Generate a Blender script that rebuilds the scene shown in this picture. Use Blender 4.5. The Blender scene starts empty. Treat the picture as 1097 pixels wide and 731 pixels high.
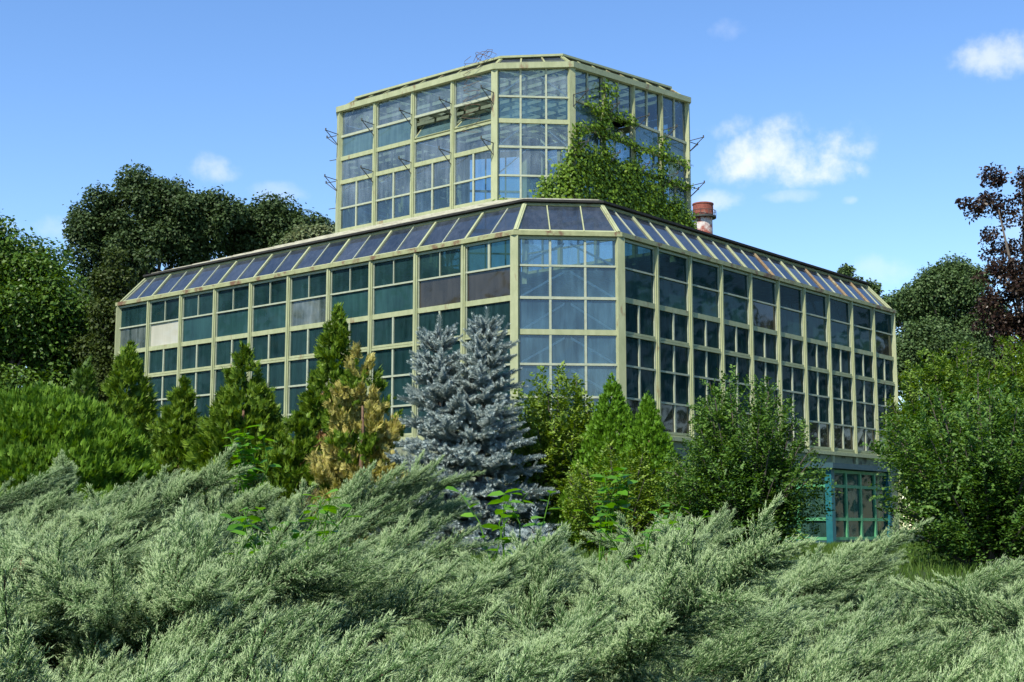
import bpy, math, random
import numpy as np
from mathutils import Vector

rng = np.random.default_rng(7)
random.seed(7)
S = bpy.context.scene
COL = S.collection
EYE = 1.7                      # eye height above the path, metres
F_PX, PITCH = 1457.0, 0.1371   # photo focal length (px of a 1097 px wide frame), upward pitch
SUN_AZ, SUN_EL = math.radians(-150), math.radians(51)   # azimuth from +Y, clockwise


def at(px, py, Y):
    """world point at ground distance Y that the photo shows at px,py (used to survey the site)"""
    dx = (px - 548.5) / F_PX
    du = (365.5 - py) / F_PX
    c, s = math.cos(PITCH), math.sin(PITCH)
    fy, fz = c - du * s, s + du * c
    k = Y / fy
    return (dx * k, Y, fz * k + EYE)


def sm(a, b, x):
    t = np.clip((x - a) / (b - a), 0, 1)
    return t * t * (3 - 2 * t)


def ground_z(x, y):
    x = np.asarray(x, float); y = np.asarray(y, float)
    r = np.sqrt(x * x + y * y)
    return 0.15 + 1.15 * sm(3, 15, y) * (1 - sm(60, 200, r) * .6) + .05 * np.sin(x * .6 + 1) * np.sin(y * .45)


# ------------------------------------------------------------------ materials
def new_mat(name):
    m = bpy.data.materials.new(name)
    m.use_nodes = True
    nt = m.node_tree
    nt.nodes.clear()
    out = nt.nodes.new('ShaderNodeOutputMaterial')
    return m, nt, out


def N(nt, t, **kw):
    n = nt.nodes.new(t)
    for k, v in kw.items():
        if k in n.inputs:
            n.inputs[k].default_value = v
        else:
            setattr(n, k, v)
    return n


def ramp(nt, stops):
    n = nt.nodes.new('ShaderNodeValToRGB')
    cr = n.color_ramp
    while len(cr.elements) < len(stops):
        cr.elements.new(.5)
    for e, (p, c) in zip(cr.elements, stops):
        e.position = p
        e.color = (*c, 1) if len(c) == 3 else c
    return n


def leaf_mat(name, cols, trans=.3, rough=.55, patch=.5, spec=.22, noise_scale=1.3, tint=None):
    """cols: list of colours, picked per leaf; slow noise shifts which ones dominate"""
    m, nt, out = new_mat(name)
    L = nt.links.new
    geo = N(nt, 'ShaderNodeNewGeometry')
    tc = N(nt, 'ShaderNodeTexCoord')
    nz = N(nt, 'ShaderNodeTexNoise', Scale=noise_scale, Detail=2.0)
    L(tc.outputs['Object'], nz.inputs['Vector'])
    mx = N(nt, 'ShaderNodeMath', operation='MULTIPLY_ADD')
    mx.inputs[1].default_value = patch
    L(nz.outputs['Fac'], mx.inputs[0])
    m2 = N(nt, 'ShaderNodeMath', operation='MULTIPLY_ADD')
    m2.inputs[1].default_value = 1 - patch * .6
    m2.inputs[2].default_value = -patch * .2
    L(geo.outputs['Random Per Island'], m2.inputs[0])
    L(m2.outputs[0], mx.inputs[2])
    k = len(cols)
    rp = ramp(nt, [((i + .0) / max(1, k - 1), c) for i, c in enumerate(cols)])
    L(mx.outputs[0], rp.inputs[0])
    b = N(nt, 'ShaderNodeBsdfPrincipled', Roughness=rough)
    b.inputs['Specular IOR Level'].default_value = spec
    L(rp.outputs[0], b.inputs['Base Color'])
    tr = N(nt, 'ShaderNodeBsdfTranslucent')
    hs = N(nt, 'ShaderNodeHueSaturation', Saturation=1.15, Value=1.3)
    hs.inputs['Hue'].default_value = .49
    L(rp.outputs[0], hs.inputs['Color'])
    L(hs.outputs[0], tr.inputs['Color'])
    ms = N(nt, 'ShaderNodeMixShader', Fac=trans)
    L(b.outputs[0], ms.inputs[1]); L(tr.outputs[0], ms.inputs[2])
    L(ms.outputs[0], out.inputs['Surface'])
    return m


def rough_mat(name, c1, c2, scale=6, rough=.7, c3=None, amount3=.3, scale3=2.5, stretch=(1, 1, 1), bump=.2, spec=.3):
    """two-tone weathered surface with an optional stain colour in patches"""
    m, nt, out = new_mat(name)
    L = nt.links.new
    tc = N(nt, 'ShaderNodeTexCoord')
    mp = N(nt, 'ShaderNodeMapping')
    mp.inputs['Scale'].default_value = stretch
    L(tc.outputs['Object'], mp.inputs['Vector'])
    nz = N(nt, 'ShaderNodeTexNoise', Scale=scale, Detail=6.0, Roughness=.65)
    L(mp.outputs[0], nz.inputs['Vector'])
    rp = ramp(nt, [(.3, c1), (.7, c2)])
    L(nz.outputs['Fac'], rp.inputs[0])
    col = rp.outputs[0]
    if c3:
        n3 = N(nt, 'ShaderNodeTexNoise', Scale=scale3, Detail=8.0, Roughness=.7)
        L(mp.outputs[0], n3.inputs['Vector'])
        lo = .75 - amount3 * .5
        r3 = ramp(nt, [(lo, (0, 0, 0)), (lo + .08, (1, 1, 1))])
        L(n3.outputs['Fac'], r3.inputs[0])
        mx = N(nt, 'ShaderNodeMix', data_type='RGBA')
        L(r3.outputs[0], mx.inputs['Factor'])
        L(col, mx.inputs['A'])
        mx.inputs['B'].default_value = (*c3, 1)
        col = mx.outputs['Result']
    b = N(nt, 'ShaderNodeBsdfPrincipled', Roughness=rough)
    b.inputs['Specular IOR Level'].default_value = spec
    L(col, b.inputs['Base Color'])
    if bump:
        bp = N(nt, 'ShaderNodeBump', Strength=bump, Distance=.01)
        L(nz.outputs['Fac'], bp.inputs['Height'])
        L(bp.outputs[0], b.inputs['Normal'])
    L(b.outputs[0], out.inputs['Surface'])
    return m


def glass_mat(name, film, film2, alpha, tint, streak=.5, gloss=1.0, rough=.03, white=0.0):
    """old single glazing: clear tinted part, coloured film in vertical dirt streaks, mirror reflection by Fresnel"""
    m, nt, out = new_mat(name)
    L = nt.links.new
    tc = N(nt, 'ShaderNodeTexCoord')
    geo = N(nt, 'ShaderNodeNewGeometry')
    mp = N(nt, 'ShaderNodeMapping')
    mp.inputs['Scale'].default_value = (5, 5, .6)
    L(tc.outputs['Object'], mp.inputs['Vector'])
    nz = N(nt, 'ShaderNodeTexNoise', Scale=1.6, Detail=6.0, Roughness=.6)
    L(mp.outputs[0], nz.inputs['Vector'])
    n2 = N(nt, 'ShaderNodeTexNoise', Scale=1.1, Detail=4.0)
    L(tc.outputs['Object'], n2.inputs['Vector'])
    add = N(nt, 'ShaderNodeMath', operation='ADD')
    L(nz.outputs['Fac'], add.inputs[0]); L(n2.outputs['Fac'], add.inputs[1])
    a2 = N(nt, 'ShaderNodeMath', operation='MULTIPLY_ADD')
    a2.inputs[1].default_value = .35
    L(geo.outputs['Random Per Island'], a2.inputs[0])
    L(add.outputs[0], a2.inputs[2])
    a3 = N(nt, 'ShaderNodeMath', operation='MULTIPLY'); a3.inputs[1].default_value = .5
    L(a2.outputs[0], a3.inputs[0])
    rp = ramp(nt, [(.42, film), (.75, film2)])
    L(a3.outputs[0], rp.inputs[0])
    df = N(nt, 'ShaderNodeBsdfDiffuse')
    L(rp.outputs[0], df.inputs['Color'])
    tr = N(nt, 'ShaderNodeBsdfTransparent')
    tr.inputs['Color'].default_value = (*tint, 1)
    al = N(nt, 'ShaderNodeMapRange')
    al.inputs['From Min'].default_value = .35; al.inputs['From Max'].default_value = .75
    al.inputs['To Min'].default_value = max(0, alpha - streak * .4); al.inputs['To Max'].default_value = min(1, alpha + streak * .4)
    L(a3.outputs[0], al.inputs['Value'])
    ms = N(nt, 'ShaderNodeMixShader')
    L(al.outputs[0], ms.inputs['Fac'])
    L(tr.outputs[0], ms.inputs[1]); L(df.outputs[0], ms.inputs[2])
    gl = N(nt, 'ShaderNodeBsdfGlossy', Roughness=rough)
    # slightly wavy old glass
    wv = N(nt, 'ShaderNodeTexNoise', Scale=1.7, Detail=1.0)
    L(tc.outputs['Object'], wv.inputs['Vector'])
    bp = N(nt, 'ShaderNodeBump', Strength=.14, Distance=.012)
    L(wv.outputs['Fac'], bp.inputs['Height'])
    L(bp.outputs[0], gl.inputs['Normal'])
    fr = N(nt, 'ShaderNodeFresnel', IOR=1.5)
    fm = N(nt, 'ShaderNodeMath', operation='MULTIPLY', use_clamp=True); fm.inputs[1].default_value = 1.9 * gloss
    L(fr.outputs[0], fm.inputs[0])
    m3 = N(nt, 'ShaderNodeMixShader')
    L(fm.outputs[0], m3.inputs['Fac'])
    L(ms.outputs[0], m3.inputs[1]); L(gl.outputs[0], m3.inputs[2])
    L(m3.outputs[0], out.inputs['Surface'])
    return m


M = {}
M['paint'] = rough_mat('pale_green_paint', (.262, .288, .152), (.355, .38, .215), 7, .55, (.20, .13, .065), .30, 2.2, (1, 1, .35))
M['paint_old'] = rough_mat('weathered_green_paint', (.215, .235, .115), (.32, .335, .17), 7, .6, (.15, .09, .05), .46, 1.8)
M['putty'] = rough_mat('white_green_putty', (.28, .315, .215), (.37, .40, .29), 9, .55, (.3, .26, .18), .2, 3)
M['rust'] = rough_mat('rusty_bar', (.20, .115, .055), (.30, .24, .13), 8, .8, (.45, .48, .3), .3, 3)
M['brace'] = rough_mat('pale_steel_brace', (.8, .83, .83), (.88, .9, .9), 9, .5)
M['iron'] = rough_mat('dark_iron', (.03, .035, .03), (.07, .07, .06), 20, .6)
M['felt'] = rough_mat('black_roofing_felt', (.014, .015, .014), (.035, .034, .03), 6, .85)
M['board'] = rough_mat('grey_roof_boards', (.25, .24, .17), (.5, .49, .38), 3, .85, (.1, .1, .05), .35, 2, (1, 1, 1))
M['plinth'] = rough_mat('pale_plinth_render', (.16, .19, .12), (.24, .27, .18), 4, .85, (.08, .08, .05), .4, 2)
M['floor'] = rough_mat('packed_earth', (.04, .035, .025), (.07, .06, .045), 4, .95)
M['curtain'] = rough_mat('blue_grey_curtain', (.10, .16, .17), (.22, .30, .31), 2.2, .9, None, stretch=(3, 3, .3), bump=0)
M['gl_dark'] = glass_mat('dark_teal_glass', (.010, .033, .034), (.022, .06, .06), .6, (.24, .46, .45), .55, gloss=.13)
M['gl_teal'] = glass_mat('teal_shaded_glass', (.014, .045, .046), (.026, .074, .07), .88, (.25, .4, .4), .35, gloss=.25)
M['gl_brown'] = glass_mat('brown_film_glass', (.026, .024, .018), (.05, .046, .036), .88, (.3, .3, .3), .3, gloss=.6)
M['gl_white'] = glass_mat('whitewashed_glass', (.36, .36, .28), (.44, .43, .35), .97, (.3, .3, .3), .1, gloss=.5)
M['gl_streak'] = glass_mat('scraped_whitewash_glass', (.015, .04, .04), (.16, .19, .18), .7, (.3, .4, .4), .6, gloss=.6)
M['gl_front'] = glass_mat('pale_blue_glass', (.035, .09, .12), (.09, .19, .24), .34, (.66, .82, .86), .6, gloss=1.2)  # film tinted blue: old whitewash plus reflected sky put into its colour
M['gl_tower'] = glass_mat('clear_tower_glass', (.12, .18, .215), (.26, .335, .385), .27, (.76, .9, .94), .5)
M['gl_towerside'] = glass_mat('blue_tower_glass', (.04, .085, .12), (.10, .17, .23), .3, (.55, .74, .84), .5)
M['gl_towerteal'] = glass_mat('painted_tower_glass', (.05, .10, .11), (.09, .16, .17), .8, (.4, .6, .6), .3)
M['gl_roof'] = glass_mat('slate_blue_roof_glass', (.018, .026, .036), (.05, .062, .08), .85, (.3, .35, .4), .4, gloss=.7)
M['gl_back'] = glass_mat('dim_rear_glass', (.02, .04, .04), (.05, .08, .08), .8, (.3, .4, .4), .3)
M['teal'] = rough_mat('teal_paint', (.012, .10, .12), (.02, .14, .15), 6, .45, (.05, .12, .1), .2, 3)
M['bluegrey'] = rough_mat('blue_grey_sheet', (.025, .065, .08), (.045, .095, .11), 5, .5)
M['greenpaint'] = rough_mat('mid_green_paint', (.06, .24, .10), (.10, .32, .16), 7, .5, (.2, .3, .15), .2, 3)
M['gl_kiosk'] = glass_mat('kiosk_glass', (.006, .02, .02), (.06, .14, .11), .5, (.4, .62, .55), .5, gloss=.15)
M['bark'] = rough_mat('grey_brown_bark', (.06, .05, .04), (.13, .11, .09), 14, .9, bump=.6, stretch=(1, 1, .3))
M['twig'] = rough_mat('reddish_twig', (.11, .065, .04), (.18, .12, .08), 20, .9)

# ------------------------------------------------------------------ mesh helpers
class MB:
    """collects boxes, bars and tubes into one mesh"""
    def __init__(self):
        self.v = []; self.f = []; self.m = []

    def quad(self, a, b, c, d, mi=0):
        i = len(self.v)
        self.v += [tuple(a), tuple(b), tuple(c), tuple(d)]
        self.f.append((i, i + 1, i + 2, i + 3)); self.m.append(mi)

    def hexa(self, p, mi=0):
        i = len(self.v)
        self.v += [tuple(q) for q in p]
        for f in ((0, 3, 2, 1), (4, 5, 6, 7), (0, 1, 5, 4), (1, 2, 6, 5), (2, 3, 7, 6), (3, 0, 4, 7)):
            self.f.append(tuple(i + k for k in f)); self.m.append(mi)

    def bar(self, a, b, side, w, nrm, d0, d1, mi=0):
        """bar from a to b, width w across 'side', from d0 to d1 along nrm"""
        a = np.array(a, float); b = np.array(b, float)
        s = np.array(side, float) * w * .5; n = np.array(nrm, float)
        self.hexa([a - s + n * d0, a + s + n * d0, a + s + n * d1, a - s + n * d1,
                   b - s + n * d0, b + s + n * d0, b + s + n * d1, b - s + n * d1], mi)

    def rod(self, a, b, r, sides=6, mi=0):
        self.tube([a, b], [r, r], sides, mi)

    def tube(self, pts, rad, sides=7, mi=0):
        pts = [np.array(p, float) for p in pts]
        rings = []
        for k, p in enumerate(pts):
            t = pts[min(k + 1, len(pts) - 1)] - pts[max(k - 1, 0)]
            t = t / (np.linalg.norm(t) + 1e-9)
            r = np.array((0, 0, 1.)) if abs(t[2]) < .9 else np.array((1., 0, 0))
            x = np.cross(t, r); x /= np.linalg.norm(x); y = np.cross(t, x)
            i0 = len(self.v)
            for q in range(sides):
                a = 2 * math.pi * q / sides
                self.v.append(tuple(p + rad[k] * (x * math.cos(a) + y * math.sin(a))))
            rings.append(i0)
        for k in range(len(rings) - 1):
            for q in range(sides):
                q2 = (q + 1) % sides
                self.f.append((rings[k] + q, rings[k] + q2, rings[k + 1] + q2, rings[k + 1] + q)); self.m.append(mi)
        self.f.append(tuple(rings[0] + q for q in reversed(range(sides)))); self.m.append(mi)
        self.f.append(tuple(rings[-1] + q for q in range(sides))); self.m.append(mi)

    def build(self, name, mats, parent=None, smooth=False):
        if not isinstance(mats, (list, tuple)):
            mats = [mats]
        me = bpy.data.meshes.new(name)
        off = base_of(parent)
        me.from_pydata([(x - off[0], y - off[1], z - off[2]) for x, y, z in self.v], [], self.f)
        for m in mats:
            me.materials.append(m)
        if len(mats) > 1:
            me.polygons.foreach_set('material_index', self.m)
        if smooth:
            me.polygons.foreach_set('use_smooth', [True] * len(me.polygons))
        o = bpy.data.objects.new(name, me)
        COL.objects.link(o)
        if parent:
            o.parent = parent
        return o


def base_of(parent):
    off = np.zeros(3)
    while parent is not None:
        off += np.array(parent.location); parent = parent.parent
    return off


def np_mesh(name, V, Fq, mats, parent=None, mi=None, smooth=False):
    """V (n,3), Fq (m,3|4) arrays -> object"""
    V = np.asarray(V, np.float32) - base_of(parent).astype(np.float32)
    Fq = np.asarray(Fq, np.int32)
    me = bpy.data.meshes.new(name)
    k = Fq.shape[1]
    me.vertices.add(len(V)); me.vertices.foreach_set('co', V.ravel())
    me.loops.add(Fq.size); me.loops.foreach_set('vertex_index', Fq.ravel())
    me.polygons.add(len(Fq))
    me.polygons.foreach_set('loop_start', np.arange(0, Fq.size, k, dtype=np.int32))
    for m in (mats if isinstance(mats, (list, tuple)) else [mats]):
        me.materials.append(m)
    if mi is not None:
        me.polygons.foreach_set('material_index', np.asarray(mi, np.int32))
    if smooth:
        me.polygons.foreach_set('use_smooth', np.ones(len(Fq), bool))
    me.update(calc_edges=True)
    o = bpy.data.objects.new(name, me)
    COL.objects.link(o)
    if parent:
        o.parent = parent
    return o


def tag(o, label=None, cat=None, group=None, kind=None):
    if label: o['label'] = label
    if cat: o['category'] = cat
    if group: o['group'] = group
    if kind: o['kind'] = kind
    return o


def empty(name, loc, label, cat, group=None):
    o = bpy.data.objects.new(name, None)
    o.empty_display_size = .3
    o.location = loc
    COL.objects.link(o)
    return tag(o, label, cat, group)


def unit(a):
    a = np.asarray(a, float)
    return a / (np.linalg.norm(a, axis=-1, keepdims=True) + 1e-9)


def frames(axis, nrm):
    """rotation matrices (n,3,3): columns = x along axis, y side, z near nrm"""
    x = unit(axis)
    y = unit(np.cross(nrm, x))
    z = np.cross(x, y)
    return np.stack([x, y, z], axis=2)


def inst(tV, tF, P, R, sc):
    n, k = len(P), len(tV)
    sc = np.asarray(sc, float)
    if sc.ndim == 1:
        sc = sc[:, None]
    V = np.einsum('nij,nkj->nki', R, tV[None] * sc[:, None, :] if sc.shape[1] == 3 else np.repeat(tV[None], n, 0) * sc[:, :, None]) + P[:, None]
    Fq = (tF[None] + (np.arange(n) * k)[:, None, None]).reshape(-1, tF.shape[1])
    return V.reshape(-1, 3), Fq


# a folded, pointed leaf: two quads sharing the midrib
LEAF_V = np.array([(0, 0, 0), (.35, .27, .07), (.75, .2, .05), (1, 0, -.06), (.75, -.2, .05), (.35, -.27, .07), (.5, 0, -.01)], float)
LEAF_F = np.array([(0, 6, 2, 1), (6, 3, 2, 2), (0, 5, 4, 6), (6, 4, 3, 3)])
LEAF_V4 = np.array([(0, 0, 0), (.5, .3, .08), (1, 0, -.05), (.5, -.3, .08)], float)
LEAF_F4 = np.array([(0, 3, 2, 1)])


def rand_unit(n):
    return unit(rng.normal(size=(n, 3)))


def merge(parts):
    Vs, Fs, o = [], [], 0
    for V, Fq in parts:
        Vs.append(V); Fs.append(Fq + o); o += len(V)
    return np.concatenate(Vs), np.concatenate(Fs)


# ------------------------------------------------------------------ camera, light, sky
cam = bpy.data.cameras.new('camera')
cam.lens = 36 * F_PX / 1097
cam.sensor_width = 36
cam.clip_end = 3000
co = bpy.data.objects.new('camera', cam)
co.location = (0, 0, EYE)
co.rotation_euler = (math.pi / 2 + PITCH, 0, 0)
COL.objects.link(co)
S.camera = co

sd = bpy.data.lights.new('sun', 'SUN')
sd.energy = 4.4
sd.angle = math.radians(.5)
sd.color = (1, .945, .84)
so = bpy.data.objects.new('sun', sd)
d = Vector((math.sin(SUN_AZ) * math.cos(SUN_EL), math.cos(SUN_AZ) * math.cos(SUN_EL), math.sin(SUN_EL)))
so.rotation_euler = d.to_track_quat('Z', 'Y').to_euler()
so.location = (-20, -20, 40)
COL.objects.link(so)

W = bpy.data.worlds.new('World')
S.world = W
W.use_nodes = True
nt = W.node_tree
nt.nodes.clear()
L = nt.links.new
wo = nt.nodes.new('ShaderNodeOutputWorld')
bg = N(nt, 'ShaderNodeBackground', Strength=.13)
sky = N(nt, 'ShaderNodeTexSky', sky_type='NISHITA')
sky.sun_disc = False
sky.sun_elevation = SUN_EL
sky.sun_rotation = SUN_AZ
sky.air_density = 1.0
sky.dust_density = .05
sky.ozone_density = 2.5
sky.altitude = 90
tc = N(nt, 'ShaderNodeTexCoord')
sp = N(nt, 'ShaderNodeSeparateXYZ')
L(tc.outputs['Generated'], sp.inputs[0])
az = N(nt, 'ShaderNodeMath', operation='ARCTAN2'); L(sp.outputs[0], az.inputs[0]); L(sp.outputs[1], az.inputs[1])
el = N(nt, 'ShaderNodeMath', operation='ARCSINE'); L(sp.outputs[2], el.inputs[0])
cz = N(nt, 'ShaderNodeTexNoise', Scale=26.0, Detail=8.0, Roughness=.58)
L(tc.outputs['Generated'], cz.inputs['Vector'])
# clouds: photo px centre, half-sizes px, density
CL = [(838, 165, 88, 36, .85), (770, 135, 40, 18, .55), (880, 183, 45, 20, .9), (1072, 62, 52, 28, .6), (232, 180, 30, 18, .45), (768, 216, 34, 13, .55),
      (850, 210, 40, 8, .3), (785, 30, 28, 14, .2), (300, 207, 40, 12, .25), (940, 290, 40, 18, .25), (50, 245, 60, 14, .25), (910, 215, 10, 6, .4), (1100, 250, 50, 20, .15)]
acc = None
for px, py, hw, hh, den in CL:
    p = Vector(at(px, py, 10)) - Vector((0, 0, EYE))
    p.normalize()
    a0, e0 = math.atan2(p.x, p.y), math.asin(p.z)
    a1 = N(nt, 'ShaderNodeMath', operation='SUBTRACT'); L(az.outputs[0], a1.inputs[0]); a1.inputs[1].default_value = a0
    a2 = N(nt, 'ShaderNodeMath', operation='DIVIDE'); L(a1.outputs[0], a2.inputs[0]); a2.inputs[1].default_value = hw / F_PX
    a3 = N(nt, 'ShaderNodeMath', operation='MULTIPLY'); L(a2.outputs[0], a3.inputs[0]); L(a2.outputs[0], a3.inputs[1])
    e1 = N(nt, 'ShaderNodeMath', operation='SUBTRACT'); L(el.outputs[0], e1.inputs[0]); e1.inputs[1].default_value = e0
    e2 = N(nt, 'ShaderNodeMath', operation='DIVIDE'); L(e1.outputs[0], e2.inputs[0]); e2.inputs[1].default_value = hh / F_PX
    e3 = N(nt, 'ShaderNodeMath', operation='MULTIPLY'); L(e2.outputs[0], e3.inputs[0]); L(e2.outputs[0], e3.inputs[1])
    sm_ = N(nt, 'ShaderNodeMath', operation='ADD'); L(a3.outputs[0], sm_.inputs[0]); L(e3.outputs[0], sm_.inputs[1])
    # 1 - r2, then + noise
    iv = N(nt, 'ShaderNodeMath', operation='MULTIPLY_ADD'); L(sm_.outputs[0], iv.inputs[0]); iv.inputs[1].default_value = -.55; iv.inputs[2].default_value = .42
    nn = N(nt, 'ShaderNodeMath', operation='MULTIPLY_ADD'); L(cz.outputs['Fac'], nn.inputs[0]); nn.inputs[1].default_value = 2.8; nn.inputs[2].default_value = -1.35
    ad = N(nt, 'ShaderNodeMath', operation='ADD'); L(iv.outputs[0], ad.inputs[0]); L(nn.outputs[0], ad.inputs[1])
    mr = N(nt, 'ShaderNodeMapRange', interpolation_type='SMOOTHSTEP'); L(ad.outputs[0], mr.inputs['Value'])
    mr.inputs['From Min'].default_value = -.1; mr.inputs['From Max'].default_value = .85
    mr.inputs['To Max'].default_value = den
    # keep the noise from making cloud far outside its own ellipse
    lim = N(nt, 'ShaderNodeMapRange', interpolation_type='SMOOTHSTEP'); L(sm_.outputs[0], lim.inputs['Value'])
    lim.inputs['From Min'].default_value = .5; lim.inputs['From Max'].default_value = 2.0
    lim.inputs['To Min'].default_value = 1; lim.inputs['To Max'].default_value = 0
    ml = N(nt, 'ShaderNodeMath', operation='MULTIPLY'); L(mr.outputs[0], ml.inputs[0]); L(lim.outputs[0], ml.inputs[1])
    if acc is None:
        acc = ml
    else:
        nx = N(nt, 'ShaderNodeMath', operation='MAXIMUM'); L(acc.outputs[0], nx.inputs[0]); L(ml.outputs[0], nx.inputs[1]); acc = nx
cm = N(nt, 'ShaderNodeMix', data_type='RGBA')
L(acc.outputs[0], cm.inputs['Factor'])
hsv = N(nt, 'ShaderNodeHueSaturation', Saturation=1.18, Value=1.0)
hsv.inputs['Hue'].default_value = .506
L(sky.outputs[0], hsv.inputs['Color'])
L(hsv.outputs[0], cm.inputs['A'])
cm.inputs['B'].default_value = (4.9, 5.1, 5.6, 1)
L(cm.outputs['Result'], bg.inputs['Color'])
L(bg.outputs[0], wo.inputs['Surface'])

S.view_settings.view_transform = 'Standard'
S.view_settings.look = 'None'
S.view_settings.exposure = 0.78
S.view_settings.gamma = 1
S.render.engine = 'CYCLES'
S.cycles.transparent_max_bounces = 24
S.cycles.max_bounces = 7
S.render.resolution_x, S.render.resolution_y = 1024, 682

# ------------------------------------------------------------------ ground
def make_ground():
    ax = np.concatenate([-np.geomspace(900, 18, 22), np.linspace(-16, 16, 66), np.geomspace(18, 900, 22)])
    ay = np.concatenate([-np.geomspace(600, 4, 18), np.linspace(-3, 45, 98), np.geomspace(48, 1200, 24)])
    X, Y = np.meshgrid(ax, ay)
    Z = ground_z(X, Y)
    V = np.stack([X, Y, Z], -1).reshape(-1, 3)
    nx, ny = len(ax), len(ay)
    i = np.arange(nx * ny).reshape(ny, nx)
    Fq = np.stack([i[:-1, :-1], i[:-1, 1:], i[1:, 1:], i[1:, :-1]], -1).reshape(-1, 4)
    gm = rough_mat('lawn_soil', (.022, .040, .011), (.045, .068, .018), 1.2, .95, (.05, .04, .024), .3, .8)
    o = np_mesh('ground', V, Fq, gm, smooth=True)
    tag(o, kind='structure')
make_ground()

# ------------------------------------------------------------------ greenhouse
Z0 = EYE
U2 = np.array((.6432539, .76565294)); V2 = np.array((-.76565294, .6432539))
u = np.array((*U2, 0)); v = np.array((*V2, 0)); up = np.array((0, 0, 1.))
C1 = np.array((.0647, 29.3705, 0)); aL, aR, cc = 15.0, 14.05, 2.332
T1 = np.array((-.4592, 35.3986, 0)); bL, bR, tcw = 6.1089, 5.7714, 2.0785


def octagon(P1, a_l, a_r, c):
    k = c / math.sqrt(2)
    P0 = P1 + v * a_l
    P2 = P1 + (u - v) * k
    P3 = P2 + u * a_r
    P4 = P0 + (u + v) * k
    P5 = P4 + u * a_r
    P6 = P5 + (u - v) * k
    P7 = P6 - v * a_l
    return [P0, P1, P2, P3, P7, P6, P5, P4]     # counter-clockwise seen from above, starting at the far left end


OL = octagon(C1, aL, aR, cc)
OT = octagon(T1, bL, bR, tcw)


def outward(A, B):
    t = unit(B - A)
    return np.array((t[1], -t[0], 0))


def inset(P, dist):
    """offset a polygon inwards"""
    n = len(P); res = []
    for i in range(n):
        a, b, c = P[i - 1], P[i], P[(i + 1) % n]
        n1, n2 = outward(a, b), outward(b, c)
        bis = unit(n1 + n2)
        res.append(b - bis * dist / float(np.dot(bis, n1)))
    return res


gc = (C1 + OL[6]) * .5
gz = float(ground_z(gc[0], gc[1]))
GH = empty('greenhouse', (gc[0], gc[1], gz),
           'large old octagonal greenhouse of pale green frames and teal glass with a glazed upper tower', 'greenhouse')
LZ = [Z0 + z for z in (6.36, 5.735, 5.016, 4.259, 3.55, 2.835, 2.118)]      # glass top, transoms, sill
SILL = LZ[-1]
PL = MB()
TRANS_W_L = [.06, .04, .12, .125, .045, .045, .14]
MATS_FR = [M['paint'], M['putty'], M['paint_old']]


def lerp(A, B, t):
    return A + (B - A) * t


def pane(mb, a, b, z0, z1, n, off, tilt=0.0, jit=.004):
    """one sheet of glass between a and b (plan points)"""
    j = [random.uniform(-jit, jit) for _ in range(4)]
    p = [a + up * z0 + n * (off + j[0]), b + up * z0 + n * (off + j[1]),
         b + up * z1 + n * (off + j[2]), a + up * z1 + n * (off + j[3])]
    if tilt:       # top-hung vent pushed out at the bottom
        h = z1 - z0
        for i in (2, 3):
            p[i] = p[i] - n * h * math.sin(tilt) - up * h * (1 - math.cos(tilt))
    mb.quad(*p)


def build_bay(A, B, n, levels, widths, rows, name='window_bay', ztop=None):
    """A->B plan points, n outward. rows[k] = dict(cols, mat, tilt). levels top to bottom; ztop = (zA, zB) for a raked head"""
    t = unit(B - A)
    w = np.linalg.norm(B - A)
    fr = MB()
    for k, (z, wd) in enumerate(zip(levels, widths)):
        if k == 0 and ztop:
            continue
        mi = 0 if wd > .1 else 1
        if wd > .12:         # head and sill of two sashes meeting: two rails with a groove
            fr.bar(A + up * (z + wd * .27), B + up * (z + wd * .27), up, wd * .42, n, -.05, .018, 0)
            fr.bar(A + up * (z - wd * .24), B + up * (z - wd * .24), up, wd * .42, n, -.05, .034, 0)
            fr.bar(A + up * z, B + up * z, up, wd * .2, n, -.05, -.004, 2)
        else:
            fr.bar(A + up * z, B + up * z, up, wd, n, -.045, .022, mi)
    # stiles
    for e, sgn in ((A, 1), (B, -1)):
        p = e + t * sgn * .08
        fr.bar(p + up * (levels[-1] + .02), p + up * (levels[0] - .0), t, .02, n, -.04, .012, 1)
    for k, r in enumerate(rows):
        zt, zb = levels[k] - widths[k] * .5, levels[k + 1] + widths[k + 1] * .5
        for c in range(1, r['cols']):
            p = lerp(A, B, c / r['cols'])
            if not r.get('tilt'):
                fr.bar(p + up * zb, p + up * zt, t, r.get('mw', .05), n, -.045, .016, 1)
    bay = fr.build(name, MATS_FR, GH)
    for k, r in enumerate(rows):
        zt, zb = levels[k] - widths[k] * .3, levels[k + 1] + widths[k + 1] * .3
        mb = MB()
        for c in range(r['cols']):
            pane(mb, lerp(A, B, c / r['cols']), lerp(A, B, (c + 1) / r['cols']), zb, zt, n, -.02 + (.05 if r.get('tilt') else 0), r.get('tilt', 0))
        mats = [M[r['mat']]]
        if r.get('tilt'):
            h = zt - zb; ti = r['tilt']
            bo = -n * h * math.sin(ti) - up * h * (1 - math.cos(ti)) + n * .03
            a0, b0 = A + t * .09, B - t * .09
            for q0, q1 in ((a0 + up * zt + bo, b0 + up * zt + bo), (a0 + up * zb + n * .03, b0 + up * zb + n * .03),
                           (a0 + up * zt + bo, a0 + up * zb + n * .03), (b0 + up * zt + bo, b0 + up * zb + n * .03)):
                mb.rod(q0, q1, .018, 4, 1)
            mats.append(M['paint_old'])
        wn = mb.build('window', mats, bay)
        if r.get('label'):
            wn['label'] = r['label']
    return bay


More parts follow.
